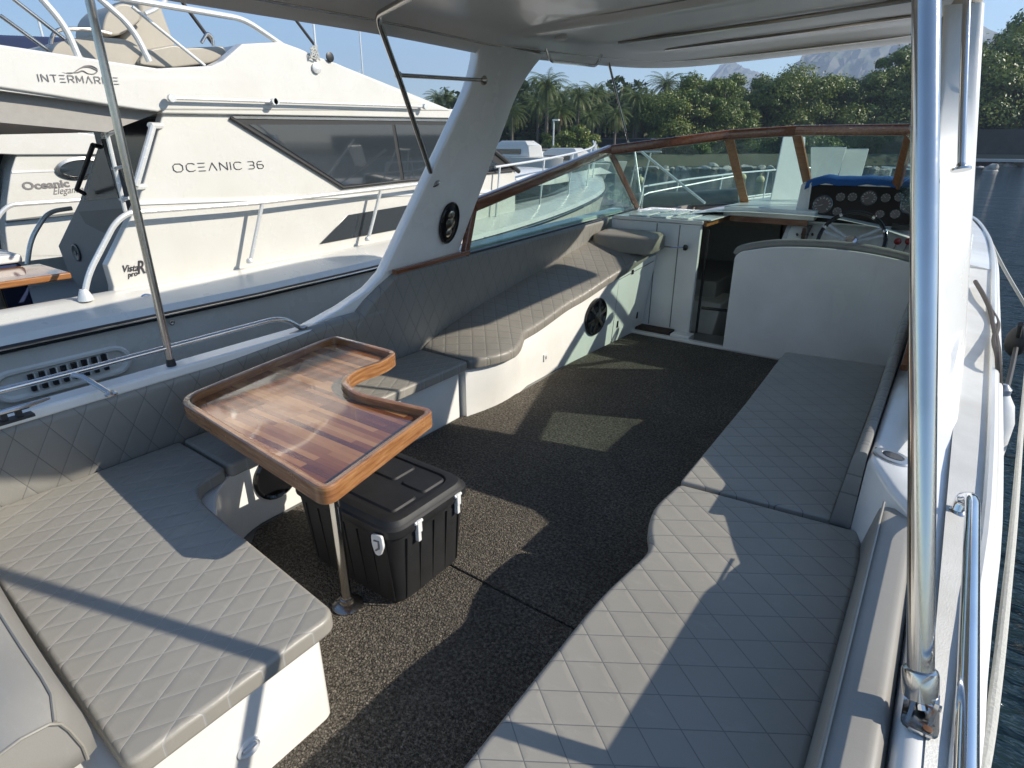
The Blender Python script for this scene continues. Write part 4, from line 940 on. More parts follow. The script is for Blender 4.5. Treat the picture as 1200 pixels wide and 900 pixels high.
ob('lettering', strokes('INTERMARINE', a, ux, (0, 0, 1), .040, ln/15.9, ln/15.9*.52, .0036, (1, 0, 0)), GRS, ny)
m = MB()
for pl in ([(73, 84), (84, 85.5), (95, 79), (104, 78), (112, 81), (114, 83), (110, 86), (103, 85.5), (98, 82.5)], [(78, 84.5), (90, 84.5), (97, 82.5), (103, 85.5), (108, 86.3)], [(93, 80), (99, 77), (107, 76.6), (113, 79.5), (114.5, 82)]):
    pts = smooth([onx(u_, v_+.5, X0) for u_, v_ in pl], 6); n_ = len(pts)
    m.tube(pts, [.0035*math.sin(math.pi*(i+.6)/(n_+.2))+.0005 for i in range(n_)], 6)
ob('emblem', m, GRS, ny)
X1 = XW+.003
a, b = onx(204, 201.5, X1), onx(323, 196.5, X1); ln = (b-a).length; ux = Vector((0, 1, .0))
ux = (b-a).normalized(); ob('lettering', strokes('OCEANIC 36', a, ux, (0, 0, 1), .058, ln/14.0, ln/14.0*.46, .0048, (1, 0, 0)), GRS2, ny)
def text(name, s_, a, b, xoff, mat, parent, shear=0, bold=0, sx=1.0, depth=.002):
    cu = bpy.data.curves.new(name, 'FONT'); cu.body = s_; cu.size = 1; cu.shear = shear; cu.offset = bold; cu.extrude = depth; cu.resolution_u = 3
    to_ = bpy.data.objects.new('tmp_text', cu); col.objects.link(to_); bpy.context.view_layer.update()
    me = bpy.data.meshes.new_from_object(to_.evaluated_get(bpy.context.evaluated_depsgraph_get())); bpy.data.objects.remove(to_); bpy.data.curves.remove(cu)
    w = max(v.co.x for v in me.vertices)-min(v.co.x for v in me.vertices)
    L = (b-a).length; k = L/w; d = (b-a).normalized(); n_ = Vector((1, 0, 0)); up = n_.cross(d).normalized()
    if up.z < 0: up = -up
    M = Matrix((d*k, up*k*sx, n_)).transposed().to_4x4(); M.translation = a-origin_of(parent)+n_*xoff
    me.transform(M); me.materials.clear(); me.materials.append(mat); me.name = name
    o = bpy.data.objects.new(name, me); col.objects.link(o); o.parent = parent; return o
text('lettering', 'Vista', onx(143, 319, X1), onx(161, 317, X1), .002, GRS2, ny, .3, .01, 1.2)
text('lettering', 'pro', onx(150, 325, X1), onx(162, 322.5, X1), .002, GRS2, ny, .3, .01, 1.1)
text('lettering', 'RI', onx(161, 321, X1), onx(175, 319, X1), .002, GRS2, ny, .3, .01, 1.5)

# ---- things in its cockpit
pb_ = [onx(-60, 338, -5.3), onx(84, 322, -5.3)]
ct = thing('wooden_table', (pb_[1].x-.4, pb_[1].y-.6, .17), 'long varnished wooden table in the cockpit of the neighbouring yacht', 'table')
ob('tabletop', MB().box((-5.9, pb_[0].y-.2, pb_[1].z-.03), (-5.3, pb_[1].y, pb_[1].z+.02)), wood('yacht_table', (.35, .15, .05), (.5, .25, .1), (.2, .07, .02), rot=rad(90), gloss=.1), ct, bevel=.012)
ob('leg', MB().tube([(-5.6, pb_[1].y-.4, .17), (-5.6, pb_[1].y-.4, pb_[1].z-.03)], .04, 12), STEELD, ct)
bc = thing('blue_cooler', (-6.0, 1.1, .17), 'dark blue cool box with a pale lid in the cockpit of the neighbouring yacht', 'cool box')
cA = onx(25, 305, -5.95); ob('body', MB().box((-6.4, cA.y-.55, .17), (-5.95, cA.y, cA.z-.02)), NAVY, bc, bevel=.03)
ob('lid', MB().box((-6.41, cA.y-.56, cA.z-.018), (-5.94, cA.y+.01, cA.z+.05)), WPL, bc, bevel=.02)

# ================================================================== SECOND YACHT behind it
sy = thing('white_yacht', (-14.5, 5, -.45), 'white yacht with oval porthole lying beyond the flybridge yacht', 'motor yacht')
XS = -13.0
def sp2(pix, th=.1): return polyx(pix, XS, th)
ob('hull', sp2([(-80, 300), (14, 300), (140, 296), (420, 268), (420, 330), (140, 370), (-80, 420)], 3.2), NW, sy)
ob('superstructure', polyx([(-80, 140), (20, 148), (170, 168), (172, 178), (20, 180), (13, 200), (8, 235), (6, 270), (9, 302), (170, 300), (170, 168)], XS+.01, .1), NW, sy) if False else None
ob('superstructure', MB().prism(fillet([onx(a, b, XS) for a, b in ((20, 179), (200, 176), (200, 300), (10, 302), (6, 270), (8, 235), (13, 200))], .05, 3, True), (-3, 0, 0)), NW, sy, bevel=.02)
ob('upper_coaming', polyx([(-80, 130), (0, 140), (200, 172), (200, 181), (20, 181.5), (-80, 177)], XS+.06, 3.1), NW, sy, bevel=.02)
ob('moulding', polyx([(14, 201), (120, 197), (120, 199), (14, 203)], XS+.01, .03), GELB, sy)
ob('moulding', polyx([(7, 258), (120, 245), (120, 248), (7, 261)], XS+.015, .03), GELG, sy)
ob('after_bulkhead', polyx([(-90, 178), (19, 180), (6, 240), (6, 300), (-90, 300)], XS-.6, .1), BLK, sy)  # black sheet paints the shade of the open cockpit
ob('cockpit_screen', polyx([(-60, 185), (-2, 185), (2, 240), (4, 300), (-60, 300)], XS-.3, .03), DKGLS, sy)
pcx = onx(94, 197, XS+.006); pr2 = ob('porthole', MB().loft([oval((pcx.x+h, pcx.y, pcx.z), (0, 1, .08), (0, 0, 1), a, b) for a, b, h in ((.40, .19, 0), (.40, .19, .03), (.34, .14, .04), (.33, .13, .01))]), STEELD, sy)
ob('pane', MB().loft([oval((pcx.x+h, pcx.y, pcx.z), (0, 1, .08), (0, 0, 1), a, b) for a, b, h in ((.33, .13, .01), (.32, .125, .016), (.01, .01, .016))]), DKGLS, pr2)
text('lettering', 'Oceanic', onx(27, 222.5, XS+.004), onx(82, 218.5, XS+.004), .003, GRS, sy, 0, .035, .82)
text('lettering', 'Elegance', onx(62, 228, XS+.004), onx(98, 225, XS+.004), .003, GRS, sy, .45, -.004, 1.2)
def st(pix, r=.035, x=XS+.5, name='handrail'):
    ob(name, MB().tube(fillet([onx(a, b, x) for a, b in pix], .25), r, 8), ALU, sy)
st([(-30, 300), (2, 248), (12, 240), (100, 234), (200, 222)])
# dark blue canopy of a boat further off
cv = thing('moored_boat', (-21.5, 8, -.45), 'boat with a dark navy sun canopy seen above the flybridge yacht', 'boat')
ob('canopy', polyx([(-120, 36), (85, 44), (120, 55), (120, 62), (30, 60), (-120, 56)], -20, 2.2), NAVY, cv, bevel=.05)
ob('hull', MB().loft([[Vector((x, y, z)) for x, y in ((-20, 0), (-23, 0), (-23, 11), (-21.5, 14), (-20, 11))] for z in (-.5, 1.2)]), NW, cv)
for y in (5.0, 7.4): ob('canopy_pole', MB().tube([(-20.4, y, 1.2), (-20.4, y, 4.6)], .03, 8), ALU, cv)
# masts
def mast(px_, py0, py1, y, label, boom=True):
    a = ony(px_, py1, y); t = thing('sailing_boat', (a.x, a.y, -.45), label, 'sailing boat')
    b = ony(px_-3, py0, y); ob('mast', MB().tube([(a.x, a.y, .5), b], .035, 8), ALU, t)
    ob('hull', MB().loft([[Vector((a.x+x*k, a.y+yy_*k, z)) for x, yy_ in ((-1.1, -3), (1.1, -3), (1.2, 1), (0, 4.5), (-1.2, 1))] for k, z in ((.75, -.5), (1, .5))]), NW, t)
    if boom: ob('rigging', MB().tube([(a.x, a.y-.05, b.z*.75), (a.x, a.y-2.8, .6)], .012, 6).tube([(a.x, a.y-.02, 1.6), (a.x, a.y-2.6, 1.7)], .04, 8), ALU, t)
mast(424, 33, 85, 22, 'sailing boat whose slim mast rises behind the flybridge yacht')

# ================================================================== BACKGROUND: water, shore, trees, hills
bp('cabin_berth', MB().prism([(-1.62, 5.35, -.28), (-1.62, 6.2, -.28), (-1.62, 6.2, .22), (-1.62, 5.7, .22)], (-.6, 0, 0)), plain('berth_white', (.60, .59, .55), .4), bevel=.02)
bp('door_jamb', MB().tube([(-1.70, 5.3, .02), (-1.70, 5.3, .95)], .012, 8), BLK)
bp('cabin_hinge', MB().tube([(-1.69, 5.34, .25), (-1.45, 5.5, .22)], .014, 8), BLK)
def water():
    n = NT('harbour_water'); v = n.coord((1, 1, 1)); vs = n.coord((.55, 1.6, 1))
    a = n.noise(vs, 1.1, 3, .5); b = n.noise(vs, 3.6, 4, .55); c = n.noise(vs, 14, 3, .5)
    h = n.math('ADD', n.math('ADD', n.math('MULTIPLY', a, .6), n.math('MULTIPLY', b, .35)), n.math('MULTIPLY', c, .07))
    n.bsdf((.010, .022, .028), .05, normal=n.bump(h, .8, .6), spec=.5, IOR=1.33); return n.m
ob('water', MB().box((-1800, -600, -.9), (1800, 1800, -.45)), water(), kind='structure')
gnd = NT('shore_ground'); gnd.bsdf(gnd.mix(gnd.noise(gnd.coord(), .2, 5), (.05, .06, .03), (.12, .11, .08)), .9); gnd = gnd.m
def shore_y(x): return 78 if x > -3 else (78+(x+3)*.95 if x > -36 else 46.6+(x+36)*.15)
m = MB(); xs = [-1500, -400, -120, -70, -36, -20, -3, 40, 120, 400, 1500]
m.sheet([[Vector((x, shore_y(x)+1.5, .55)) for x in xs], [Vector((x, shore_y(x)+90, 1.2)) for x in xs], [Vector((x, 1750, 2.5)) for x in xs]])
m.sheet([[Vector((x, shore_y(x)-.5, -.8)) for x in xs], [Vector((x, shore_y(x)+1.5, .55)) for x in xs]])
ob('far_shore', m, gnd, kind='structure')
ROCK = NT('rock'); _c = ROCK.mix(ROCK.noise(ROCK.coord(), 2.2, 6), (.26, .25, .23), (.60, .57, .52)); ROCK.bsdf(_c, .85, normal=ROCK.bump(ROCK.noise(ROCK.coord(), 6, 6, .7), .8, .1)); ROCK = ROCK.m
protos = []
for k in range(6):
    bm = bmesh.new(); bmesh.ops.create_icosphere(bm, subdivisions=2, radius=1); sd = random.random()*50
    for v in bm.verts:
        d = 1+.55*math.sin(v.co.x*2.1+sd)*math.cos(v.co.y*2.7+sd*1.3)+.25*math.sin(v.co.z*4+sd*.7)+random.uniform(-.12, .12); v.co *= d*.8; v.co.z *= .75
    me = bpy.data.meshes.new('boulder'); bm.to_mesh(me); bm.free(); me.materials.append(ROCK); protos.append(me)
rr_ = random.Random(3); 
for k in range(120):
    x = -46+k*.50+rr_.uniform(-.4, .4); x = -40+(k/120)**1.0*62+rr_.uniform(-.4, .4)
    o = bpy.data.objects.new('boulder', protos[k % 6]); col.objects.link(o); s_ = rr_.uniform(.28, .62)
    o.location = (x, shore_y(x)-(13 if x < 2 else 1)+rr_.uniform(-1.3, 1.0), -.45+rr_.uniform(-.05, .25)); o.scale = (s_*rr_.uniform(.9, 1.7), s_*rr_.uniform(.8, 1.3), s_*rr_.uniform(.6, 1)); o.rotation_euler = (0, 0, rr_.uniform(0, 6.3))
    props(o, 'pale grey boulder among the many lining the far waterline', 'boulder', 'boulders along the far waterline')
# sea wall on the right with pale ledge
SW = plain('sea_wall_stone', (.05, .048, .045), .9, var=.6, scale=1.2, bump=.5)
ob('sea_wall', MB().box((-8, 80.2, -.6), (90, 81.5, 2.9)), SW, None, (40, 81, -.45), label='dark stained sea wall on the far right shore below the trees', cat='sea wall')
ob('quay_ledge', MB().box((0.5, 76.3, -.05), (60, 80.0, .18)), plain('quay_concrete', (.45, .44, .42), .8, scale=2), None, (30, 78, -.45), label='low pale concrete ledge along the foot of the far sea wall', cat='quay')
# ---- foliage
def leafmat(name, c1, c2, c3):
    n = NT(name); oi = n.n('ShaderNodeObjectInfo'); ge = n.n('ShaderNodeNewGeometry')
    a = n.noise(n.coord(), .9, 3, .6); r = n.ramp(ge.outputs['Random Per Island'], [(0, c1), (.55, c2), (1, c3)])
    cc = n.mix(n.math('MULTIPLY', a, .5), r, c1); cc = n.mix(n.math('MULTIPLY', oi.outputs['Random'], .5), cc, n.mix(.45, cc, (.10, .14, .02)))
    b = n.bsdf(cc, .45, spec=.35); tl = n.n('ShaderNodeBsdfTranslucent'); n.l(cc, tl.inputs[0]); mx = n.n('ShaderNodeMixShader'); mx.inputs[0].default_value = .22
    n.l(b.outputs[0], mx.inputs[1]); n.l(tl.outputs[0], mx.inputs[2]); n.l(mx.outputs[0], n.out.inputs[0]); return n.m
LEAF = leafmat('broad_leaves', (.07, .11, .02), (.13, .19, .03), (.25, .29, .05))
LEAF2 = leafmat('yellowish_leaves', (.08, .12, .02), (.18, .23, .04), (.32, .33, .07))
PALM = leafmat('palm_fronds', (.07, .105, .025), (.13, .17, .045), (.22, .25, .08))
PALMD = leafmat('dead_fronds', (.16, .09, .02), (.26, .16, .045), (.34, .24, .08))
BARK = plain('bark', (.09, .07, .05), .9, bump=1, scale=8, var=.4); PBARK = plain('palm_bark', (.14, .12, .095), .9, bump=1, scale=8, var=.4)
def crown_mesh(seed, W, Hh, nl=9000, leaf=.30, zlow=.12):
    r = random.Random(seed); vs = []; fs = []; clumps = []
    for k in range(34):
        a = r.uniform(0, 6.283); q = math.sqrt(r.random())*.82; z = r.uniform(zlow, .95)
        w = math.sqrt(max(.05, 1-((z-.42)/.62)**2)); clumps.append((math.cos(a)*q*w*W, math.sin(a)*q*w*W, z*Hh, r.uniform(.11, .32)*W))
    for k in range(nl):
        cx_, cy_, cz_, cr = clumps[int(r.random()*len(clumps))]
        th = r.uniform(0, 6.283); ph = math.acos(r.uniform(-.55, 1)); rr2 = cr*(r.uniform(.62, 1.05) if r.random() < .8 else r.uniform(.9, 1.35))
        d = Vector((math.sin(ph)*math.cos(th), math.sin(ph)*math.sin(th), math.cos(ph)*.72)); p = Vector((cx_, cy_, cz_))+d*rr2
        u = Vector((r.uniform(-1, 1), r.uniform(-1, 1), r.uniform(-.6, .6))).normalized(); nn = (d+Vector((r.uniform(-.8, .8), r.uniform(-.8, .8), r.uniform(-.3, .9)))).normalized()
        w_ = nn.cross(u).normalized(); u = w_.cross(nn); s_ = leaf*r.uniform(.5, 1.2); i = len(vs)
        vs += [p-u*s_*.5, p+w_*s_*.28, p+u*s_*.6, p-w_*s_*.28]; fs.append((i, i+1, i+2, i+3))
    me = bpy.data.meshes.new('crown'); me.from_pydata([tuple(v) for v in vs], [], fs); return me, clumps
def limb_mesh(seed, clumps, Hh, tr=.28, base=0):
    r = random.Random(seed); m = MB(); m.tube(smooth([(0, 0, -1.5), (.1, .05, Hh*.15), (-.1, .1, Hh*.38), (.1, 0, Hh*.62)], 4), [tr*1.2]+[tr*(1-.5*i/12) for i in range(12)], 9)
    for c in clumps[:16]:
        z0 = r.uniform(.08, .5)*Hh; m.tube(smooth([(0, 0, z0), (c[0]*.4, c[1]*.4, z0+(c[2]-z0)*.6), (c[0], c[1], c[2])], 3), [tr*.45-.05*i*tr for i in range(7)], 6)
    me = bpy.data.meshes.new('trunk'); me.from_pydata([tuple(v) for v in m.v], [], m.f); me.materials.append(BARK); return me
broad = []
for s_, W, Hh in ((1, 5.4, 8.2), (2, 6.2, 7.4), (3, 4.8, 9.0)):
    c, cl_ = crown_mesh(s_, W, Hh, 26000, .27, .02); c.materials.append(LEAF if s_ != 2 else LEAF2); broad.append((c, limb_mesh(s_, cl_, Hh)))
def plant_tree(kind, x, y, z, s_, rot, label, group, name='broadleaf_tree', cat='tree'):
    t = thing(name, (x, y, z), label, cat, group); t.scale = (s_, s_, s_*random.uniform(.95, 1.05)); t.rotation_euler = (0, 0, rot)
    for nm, me in (('crown', kind[0]), ('trunk', kind[1])):
        if me is None: continue
        o = bpy.data.objects.new(nm, me); col.objects.link(o); o.parent = t
    return t
def at(px_, y): p = ony(px_, 167, y); return p.x
tr_old = [(762, 70, 8.0, 0, 1.0), (800, 66, 7.6, 1, 1.0), (838, 70, 8.8, 0, 1.0), (880, 74, 7.0, 1, .95), (925, 78, 8.6, 2, 1.0), (962, 80, 7.4, 0, 1.0), (1010, 86, 9.4, 1, 1.1), (1045, 88, 9.8, 0, 1.15), (1085, 86, 9.6, 2, 1.1), (1120, 88, 9.0, 0, 1.1), (1165, 86, 10.8, 1, 1.2), (1190, 90, 10.6, 2, 1.2), (1215, 88, 9.5, 0, 1.2), (1250, 88, 9.5, 1, 1.2), (990, 96, 7.5, 2, 1.0)]
tr_ = [(765, 62, 108, 0), (792, 64, 92, 1), (822, 66, 82, 0), (846, 68, 88, 2), (872, 72, 98, 1), (905, 74, 84, 0), (932, 76, 77, 1), (958, 80, 92, 0), (985, 84, 104, 2), (1012, 82, 84, 0), (1036, 84, 68, 1), (1060, 84, 56, 0), (1088, 86, 52, 2), (1120, 88, 50, 0), (1160, 88, 44, 1), (1192, 92, 28, 0), (1182, 100, 8, 2), (1225, 90, 30, 0), (1260, 90, 30, 1)]
for i, (px_, y, ty, k) in enumerate(tr_):
    base = (8.6, 7.8, 9.4)[k]; sc2 = (ony(px_, ty, y).z-.6)/base
    plant_tree(broad[k], at(px_, y), y, .6, sc2, i*1.9, ['dense dark green broadleaf tree on the far shore behind the sea wall', 'wide yellowish green broadleaf tree on the far shore behind the sea wall', 'tall bushy broadleaf tree on the far shore behind the sea wall'][k], 'broadleaf trees along the far shore')
# low shrubs at the foot of the trees
c, cl_ = crown_mesh(9, 2.2, 2.2, 3500, .26, .0); c.materials.append(LEAF2); shrub = (c, limb_mesh(9, cl_, 2.2, .06))
for i, (px_, y, s_) in enumerate([(668, 52, 1.05), (690, 53, .85), (648, 54, .8), (880, 82, .9), (1010, 84, .9), (1035, 83, 1.1), (1060, 83, 1.0), (958, 82, .8), (1180, 84, 1), (1210, 84, 1.1), (925, 82, .9)]):
    plant_tree(shrub, at(px_, y), y, .6, s_, i*1.3, 'low leafy shrub on the far shore in front of the trees' , 'shrubs along the far shore', 'shrub', 'shrub')
def palm_mesh(seed, trunk_h, L=3.2, n=58):
    r = random.Random(seed); G = MB(); D = MB(); T_ = MB()
    T_.tube([(0, 0, -1), (0, 0, trunk_h*.5), (.05, 0, trunk_h)], [.24, .2, .17], 9)
    for k in range(n):
        az = k*2.399+r.uniform(-.2, .2); el = rad(75-125*(k/n)**.9); dead = el < rad(-30) and r.random() < .22; l = L*r.uniform(.85, 1.15)*(.8 if dead else 1)
        h = Vector((math.cos(az), math.sin(az), 0)); pts = []; p = Vector((0, 0, trunk_h)); e = el
        for j in range(9): pts.append(p.copy()); p = p+(h*math.cos(e)+Vector((0, 0, 1))*math.sin(e))*l/8; e -= rad(11)*(1 if not dead else .5); e = max(e, rad(-88))
        M_ = D if dead else G; M_.tube(pts, [.03-.0028*i for i in range(9)], 4)
        sd = Vector((-h.y, h.x, 0)); q = smooth(pts, 3)
        for j in range(2, len(q)-1):
            t = j/len(q); ll = .52*L/2.7*math.sin(math.pi*min(1, .12+t*.9))**.6; dr = (q[j+1]-q[j-1]).normalized()
            for sg in (-1, 1):
                tip = q[j]+(sd*sg*.72+dr*.55+Vector((0, 0, -.45+r.uniform(-.2, .15)))).normalized()*ll; M_.add([q[j]-dr*.035, q[j]+dr*.035, tip], [(0, 1, 2)])
    out = []
    for nm, M_, mt_ in (('crown', G, PALM), ('dead_fronds', D, PALMD), ('trunk', T_, PBARK)):
        me = bpy.data.meshes.new(nm); me.from_pydata([tuple(v) for v in M_.v], [], M_.f); me.materials.append(mt_); out.append(me)
    return out
palms = [palm_mesh(11, 7.2), palm_mesh(12, 6.0), palm_mesh(13, 8.6)]
pl_ = [(516, 60, 103, 0), (540, 60, 106, 1), (572, 58, 112, 0), (592, 62, 96, 1), (612, 64, 90, 2), (640, 56, 82, 0), (625, 70, 100, 1), (657, 66, 98, 1), (676, 56, 98, 0), (694, 62, 96, 2), (708, 68, 100, 0), (724, 66, 100, 1), (742, 60, 100, 0), (775, 68, 84, 2), (600, 56, 118, 1), (630, 60, 110, 0), (655, 54, 118, 1), (700, 58, 116, 0), (720, 56, 122, 1), (752, 64, 108, 1), (580, 66, 100, 2), (528, 66, 112, 2), (745, 60, 125, 1), (690, 54, 128, 0)]
for i, (px_, y, ty, k) in enumerate(pl_):
    topz = ony(px_, ty, y).z; nat = (7.2, 6.0, 8.6)[k]+1.7; s_ = (topz-.6)/nat; x = at(px_, y)
    t = thing('palm_tree', (x, y, .6), ['shaggy date palm with drooping fronds on the far shore', 'short full palm in the palm grove on the far shore', 'tall slim palm rising in the palm grove on the far shore'][k], 'palm tree', 'palms in the far grove')
    t.scale = (s_*1.0, s_*1.0, s_); t.rotation_euler = (0, 0, i*1.1)
    for me in palms[k]: o = bpy.data.objects.new(me.name.split('.')[0], me); col.objects.link(o); o.parent = t
# dark undergrowth filling behind the palms
m, _ = crown_mesh(21, 1, 1, 26000, .03, 0)
me = bpy.data.meshes.new('undergrowth'); r = random.Random(5); vs = []; fs = []
for k in range(42000):
    x = r.uniform(-52, 40); y = shore_y(x)+r.uniform(14, 24)+(4 if x > -10 else 0); hmax = (3.6+1.4*math.sin(x*.7)+1.0*math.sin(x*1.9+1)) + (2.0 if x < -10 else .5); z = .5+r.random()**.8*hmax
    p = Vector((x, y, z)); u = Vector((r.uniform(-1, 1), r.uniform(-1, 1), r.uniform(-1, 1))).normalized(); w_ = u.orthogonal().normalized(); s_ = r.uniform(.2, .55); i = len(vs)
    vs += [p-u*s_, p+w_*s_*.5, p+u*s_, p-w_*s_*.5]; fs.append((i, i+1, i+2, i+3))
me.from_pydata([tuple(v) for v in vs], [], fs); me.materials.append(leafmat('undergrowth_leaves', (.02, .035, .01), (.04, .06, .018), (.07, .09, .03)))
o = bpy.data.objects.new('undergrowth', me); col.objects.link(o); props(o, 'dense dark undergrowth behind the far shore trees', 'undergrowth', kind='stuff')
# sheds, containers, lamp post on the quay
def boxb(pxa, pxb, pya, pyb, y, dpt, mat, name, label, cat):
    a = ony(pxa, pyb, y); b = ony(pxb, pya, y); t = thing(name, ((a.x+b.x)/2, y+dpt/2, a.z), label, cat)
    ob('wall', MB().box((a.x, y, a.z-1.0), (b.x, y+dpt, b.z)), mat, t)
    ob('roof', MB().box((a.x-.15, y-.15, b.z+.003), (b.x+.15, y+dpt, b.z+.10)), plain(name+'_roof', (.10, .10, .10), .7), t)
    for k in range(int((b.x-a.x)/.55)): ob('corrugation', MB().box((a.x+.15+k*.55, y-.05, a.z-.9), (a.x+.35+k*.55, y-.003, b.z-.1)), mat, t)
boxb(560, 617, 177, 200, 44, 3, plain('blue_grey_sheet', (.12, .15, .20), .6), 'container', 'blue grey corrugated container on the quay behind the neighbouring yacht', 'container')
boxb(617.6, 632, 176, 202, 43.5, 3, plain('white_sheet', (.55, .55, .55), .6), 'kiosk', 'small white hut beside the blue grey container on the quay', 'hut')
boxb(700, 762, 163, 182, 58, 4, plain('dark_shed', (.03, .03, .032), .7), 'shed', 'long low dark shed under the trees on the far shore', 'shed')
a = ony(648, 185, 50); b = ony(646, 141, 50)
lp = thing('street_lamp', (a.x, 50, .5), 'thin white street lamp standing in front of the palms', 'street lamp')
ob('pole', MB().tube([(a.x, 50, -.3), (a.x, 50, b.z)], .07, 8), ALU, lp); ob('lamp_head', MB().box((a.x-.05, 49.85, b.z-.05), (a.x+.55, 50.15, b.z+.08)), ALU, lp)
# boats moored beneath the shore (seen through the windscreen)
def small_boat(px_, y, L, label, hh=1.1, ang=0, mat=NW):
    x = at(px_, y); t = thing('moored_boat', (x, y, -.45), label, 'boat'); t.rotation_euler = (0, 0, ang)
    def loc(m): return m
    hb = MB().loft([[Vector((x+u*L*(1-.12*(1-k)), y+v*1.1*(.8+.2*k), -.5+k*hh)) for u, v in ((-.5, -1), (.2, -1), (.42, -.6), (.5, 0), (.42, .6), (.2, 1), (-.5, 1))] for k in (0, .5, 1)])
    ob('hull', hb, mat, t, bevel=.03); ob('cabin', MB().loft([[Vector((x+u*L, y+v, z)) for u, v in ((-.25*k, -.7*k), (.2*k, -.7*k), (.28*k, 0), (.2*k, .7*k), (-.25*k, .7*k))] for k, z in ((1, -.5+hh), (.9, .1+hh), (.6, .35+hh))]), mat, t, bevel=.04)
    ob('cabin_window', MB().box((x-.2*L, y-.72, hh-.35), (x+.1*L, y-.66, hh-.08)), DKGLS, t)
small_boat(608, 30, 6, 'white motor boat moored beyond the yacht bow near the container', 1.4)
small_boat(665, 34, 6, 'smaller white boat moored under the green shrub', 1.0)
small_boat(700, 42, 5, 'low white boat moored in front of the dark shed', .9)
# yellow mooring buoys
for px_, y in ((750, 27), (872, 24), (899, 19)):
    p = onz(*{750: (750, 212), 872: (870, 208), 899: (891, 211)}[px_], -.35)
    ob('mooring_buoy', MB().ball((p.x, p.y, -.34), .24, 8).lathe((p.x, p.y, -.14), [(.05, 0), (.05, .12), (.02, .14)], n=10), plain('buoy_%d' % px_, (.55, .50, .28), .5), None, (p.x, p.y, -.45), label={750: 'yellowish buoy floating beyond the port ladder struts', 872: 'yellowish buoy floating in the middle of the view through the windscreen', 899: 'yellowish buoy floating just left of the raised hatch lids'}[px_], cat='buoy')
# ---- hills
def hill(name, pix, y, depth, label, c, seed):
    r = random.Random(seed); P = [ony(a, b, y) for a, b in pix]; ridge = []
    for a, b in zip(P, P[1:]):
        for j in range(8):
            t = j/8; q = a*(1-t)+b*t; ridge.append(q+Vector((0, 0, r.uniform(-1, 1)*y*.0011)))
    ridge.append(P[-1]); rows = []
    for k in range(14):
        t = k/13; rows.append([Vector((q.x+(r.uniform(-1, 1)*y*.004 if 0 < k else 0), y-depth*t+(r.uniform(-1, 1)*depth*.05 if k else 0), -5+(q.z+5)*(1-t**1.0)**(.55 if k else 1) + (r.uniform(-1, 1)*y*.0012 if 0 < k < 13 else 0))) for q in ridge])
    rows.insert(0, [Vector((q.x, y+depth, -5)) for q in ridge])
    n = NT(name+'_rock'); f_ = n.noise(n.coord((.04, .04, .04)), 1.2, 6, .6); n.bsdf(n.ramp(f_, [(.35, c), (.65, (.16, .145, .13))]), .9); 
    return ob(name, MB().sheet(rows), n.m, kind='structure')
hill('mountain', [(900, 120), (935, 80), (948, 62), (960, 50), (985, 40), (1020, 36), (1060, 33), (1100, 22), (1150, 30), (1230, 60), (1300, 130)], 1150, 250, '', (.035, .06, .02), 4)
hill('mountain', [(820, 125), (838, 95), (846, 80), (854, 71), (862, 73), (872, 80), (888, 84), (905, 92), (925, 112), (940, 130)], 1550, 250, '', (.035, .06, .02), 6)

# ================================================================== ropes and fenders on the starboard side
RG = 'lines on the starboard side'
P = [onz(1138, 960, .60), onz(1156, 880, .60), onz(1170, 780, .59), onz(1181, 680, .56), onz(1189, 600, .50), onz(1197, 500, .40), onz(1206, 400, .25)]
ob('mooring_rope', MB().tube(smooth(P, 5), .0105, 10), ROPE, None, P[1], label='thick frayed white mooring rope running along outside the starboard gunwale', cat='rope')
P = [ony(1155, 272, 8.0), ony(1175, 312, 8.0), ony(1200, 355, 8.0), ony(1230, 405, 8.2)]
ob('mooring_rope', MB().tube(smooth(P, 4), .016, 8), ROPE, None, P[1], label='thin white line slanting down to the water ahead of the starboard pillar', cat='rope')
P = [onx(1143, 330, .21), onx(1152, 345, .25), onx(1160, 362, .285), onx(1164, 380, .30), onx(1168, 400, .30), onx(1170, 425, .30), Vector((.375, 3.2, .45)), Vector((.38, 3.2, .1))]
ob('fender_rope', MB().tube(smooth(P, 5), .013, 8).tube(smooth([P[2], P[3]+Vector((.02, .03, 0)), P[4]+Vector((-.01, 0, 0)), P[5], P[6]], 4), .012, 8), ROPED, None, P[2], label='dark knotted rope hanging over the starboard gunwale behind the pillar', cat='rope')
fq = onz(1172, 478, .56)
fe = thing('fender', (.33, fq.y, .3), 'white cylindrical fender hanging outside the starboard gunwale', 'fender')
ob('body', MB().lathe((.345, fq.y, .08), [(.02, 0), (.06, .02), (.075, .08), (.075, .42), (.055, .50), (.025, .55)], n=20), WPL, fe)
ob('cap', MB().lathe((.345, fq.y, .60), [(.026, 0), (.03, .05), (.012, .07)], n=14), plain('fender_cap', (.22, .25, .30), .4), fe)
bp_ = onz(1192, 398, -.2)
P = [onz(1196, 380, .1), onz(1192, 400, -.2), onz(1186, 430, -.3), onz(1176, 470, -.35), onz(1165, 505, -.40)]
ob('hanging_cable', MB().tube(smooth(P, 5), .022, 8).ball(P[1], .10, 8, (1, 1, 1.6)), RUB, None, P[1], label='black weight and cable hanging in the water off the starboard side', cat='cable')

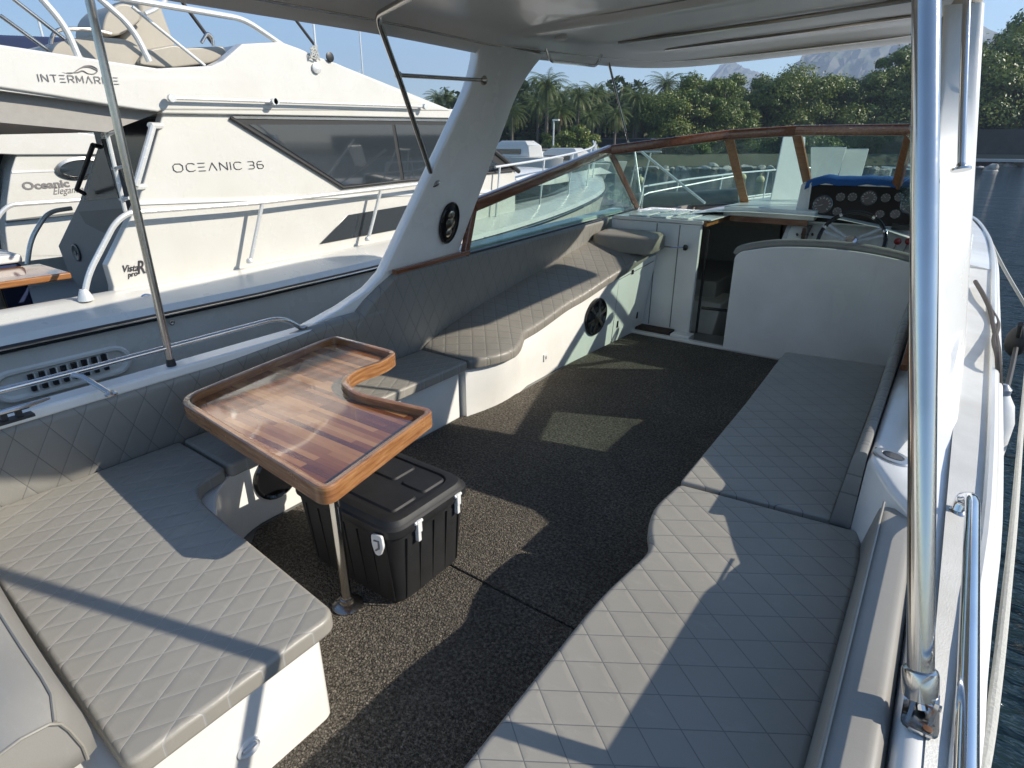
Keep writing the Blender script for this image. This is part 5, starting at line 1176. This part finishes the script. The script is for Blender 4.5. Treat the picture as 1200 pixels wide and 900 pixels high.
# ================================================================== haze, sky, sun, camera
HZ = True
if HZ:
    n = bpy.data.materials.new('haze_air'); n.use_nodes = True; t = n.node_tree; t.nodes.clear(); o_ = t.nodes.new('ShaderNodeOutputMaterial'); v = t.nodes.new('ShaderNodeVolumePrincipled')
    v.inputs['Density'].default_value = .0006; v.inputs['Color'].default_value = (.62, .77, 1, 1); v.inputs['Anisotropy'].default_value = .2; t.links.new(v.outputs[0], o_.inputs[1])
    h_ = ob('haze', MB().box((-1900, -700, -6.2), (1900, 1900, 300)), n, kind='stuff')
w = bpy.data.worlds.new('World'); sc.world = w; w.use_nodes = True; t = w.node_tree; bg = t.nodes['Background']
sk = t.nodes.new('ShaderNodeTexSky'); sk.sky_type = 'NISHITA'; sk.sun_disc = False
EL = rad(30.8); tos = Vector((.873*math.cos(EL), .487*math.cos(EL), math.sin(EL)))
sk.sun_elevation = EL; sk.sun_rotation = math.atan2(.873, .487); sk.altitude = 0; sk.air_density = 1.0; sk.dust_density = .2; sk.ozone_density = 3.0
hsn = t.nodes.new('ShaderNodeHueSaturation'); hsn.inputs['Saturation'].default_value = 1.10; t.links.new(sk.outputs[0], hsn.inputs['Color']); t.links.new(hsn.outputs[0], bg.inputs[0]); bg.inputs[1].default_value = .125
su = bpy.data.lights.new('sun', 'SUN'); su.energy = 5.0; su.angle = rad(.53); su.color = (1, .93, .82)
so = bpy.data.objects.new('sun', su); col.objects.link(so); so.rotation_euler = (-tos).to_track_quat('-Z', 'Y').to_euler()
cam = bpy.data.cameras.new('camera'); cam.lens = 21; cam.sensor_width = 36; cam.clip_end = 20000; cam.clip_start = .02
cob = bpy.data.objects.new('camera', cam); col.objects.link(cob); cob.location = (0, 0, EYE); cob.rotation_euler = (rad(68), 0, rad(35.6)); sc.camera = cob
sc.view_settings.view_transform = 'Standard'; sc.view_settings.look = 'None'; sc.view_settings.exposure = .62; sc.view_settings.gamma = 1
sc.render.engine = 'CYCLES'; sc.cycles.max_bounces = 8; sc.cycles.transparent_max_bounces = 16; sc.cycles.caustics_reflective = False; sc.cycles.caustics_refractive = False
sc.cycles.volume_bounces = 0; sc.cycles.sample_clamp_indirect = 4
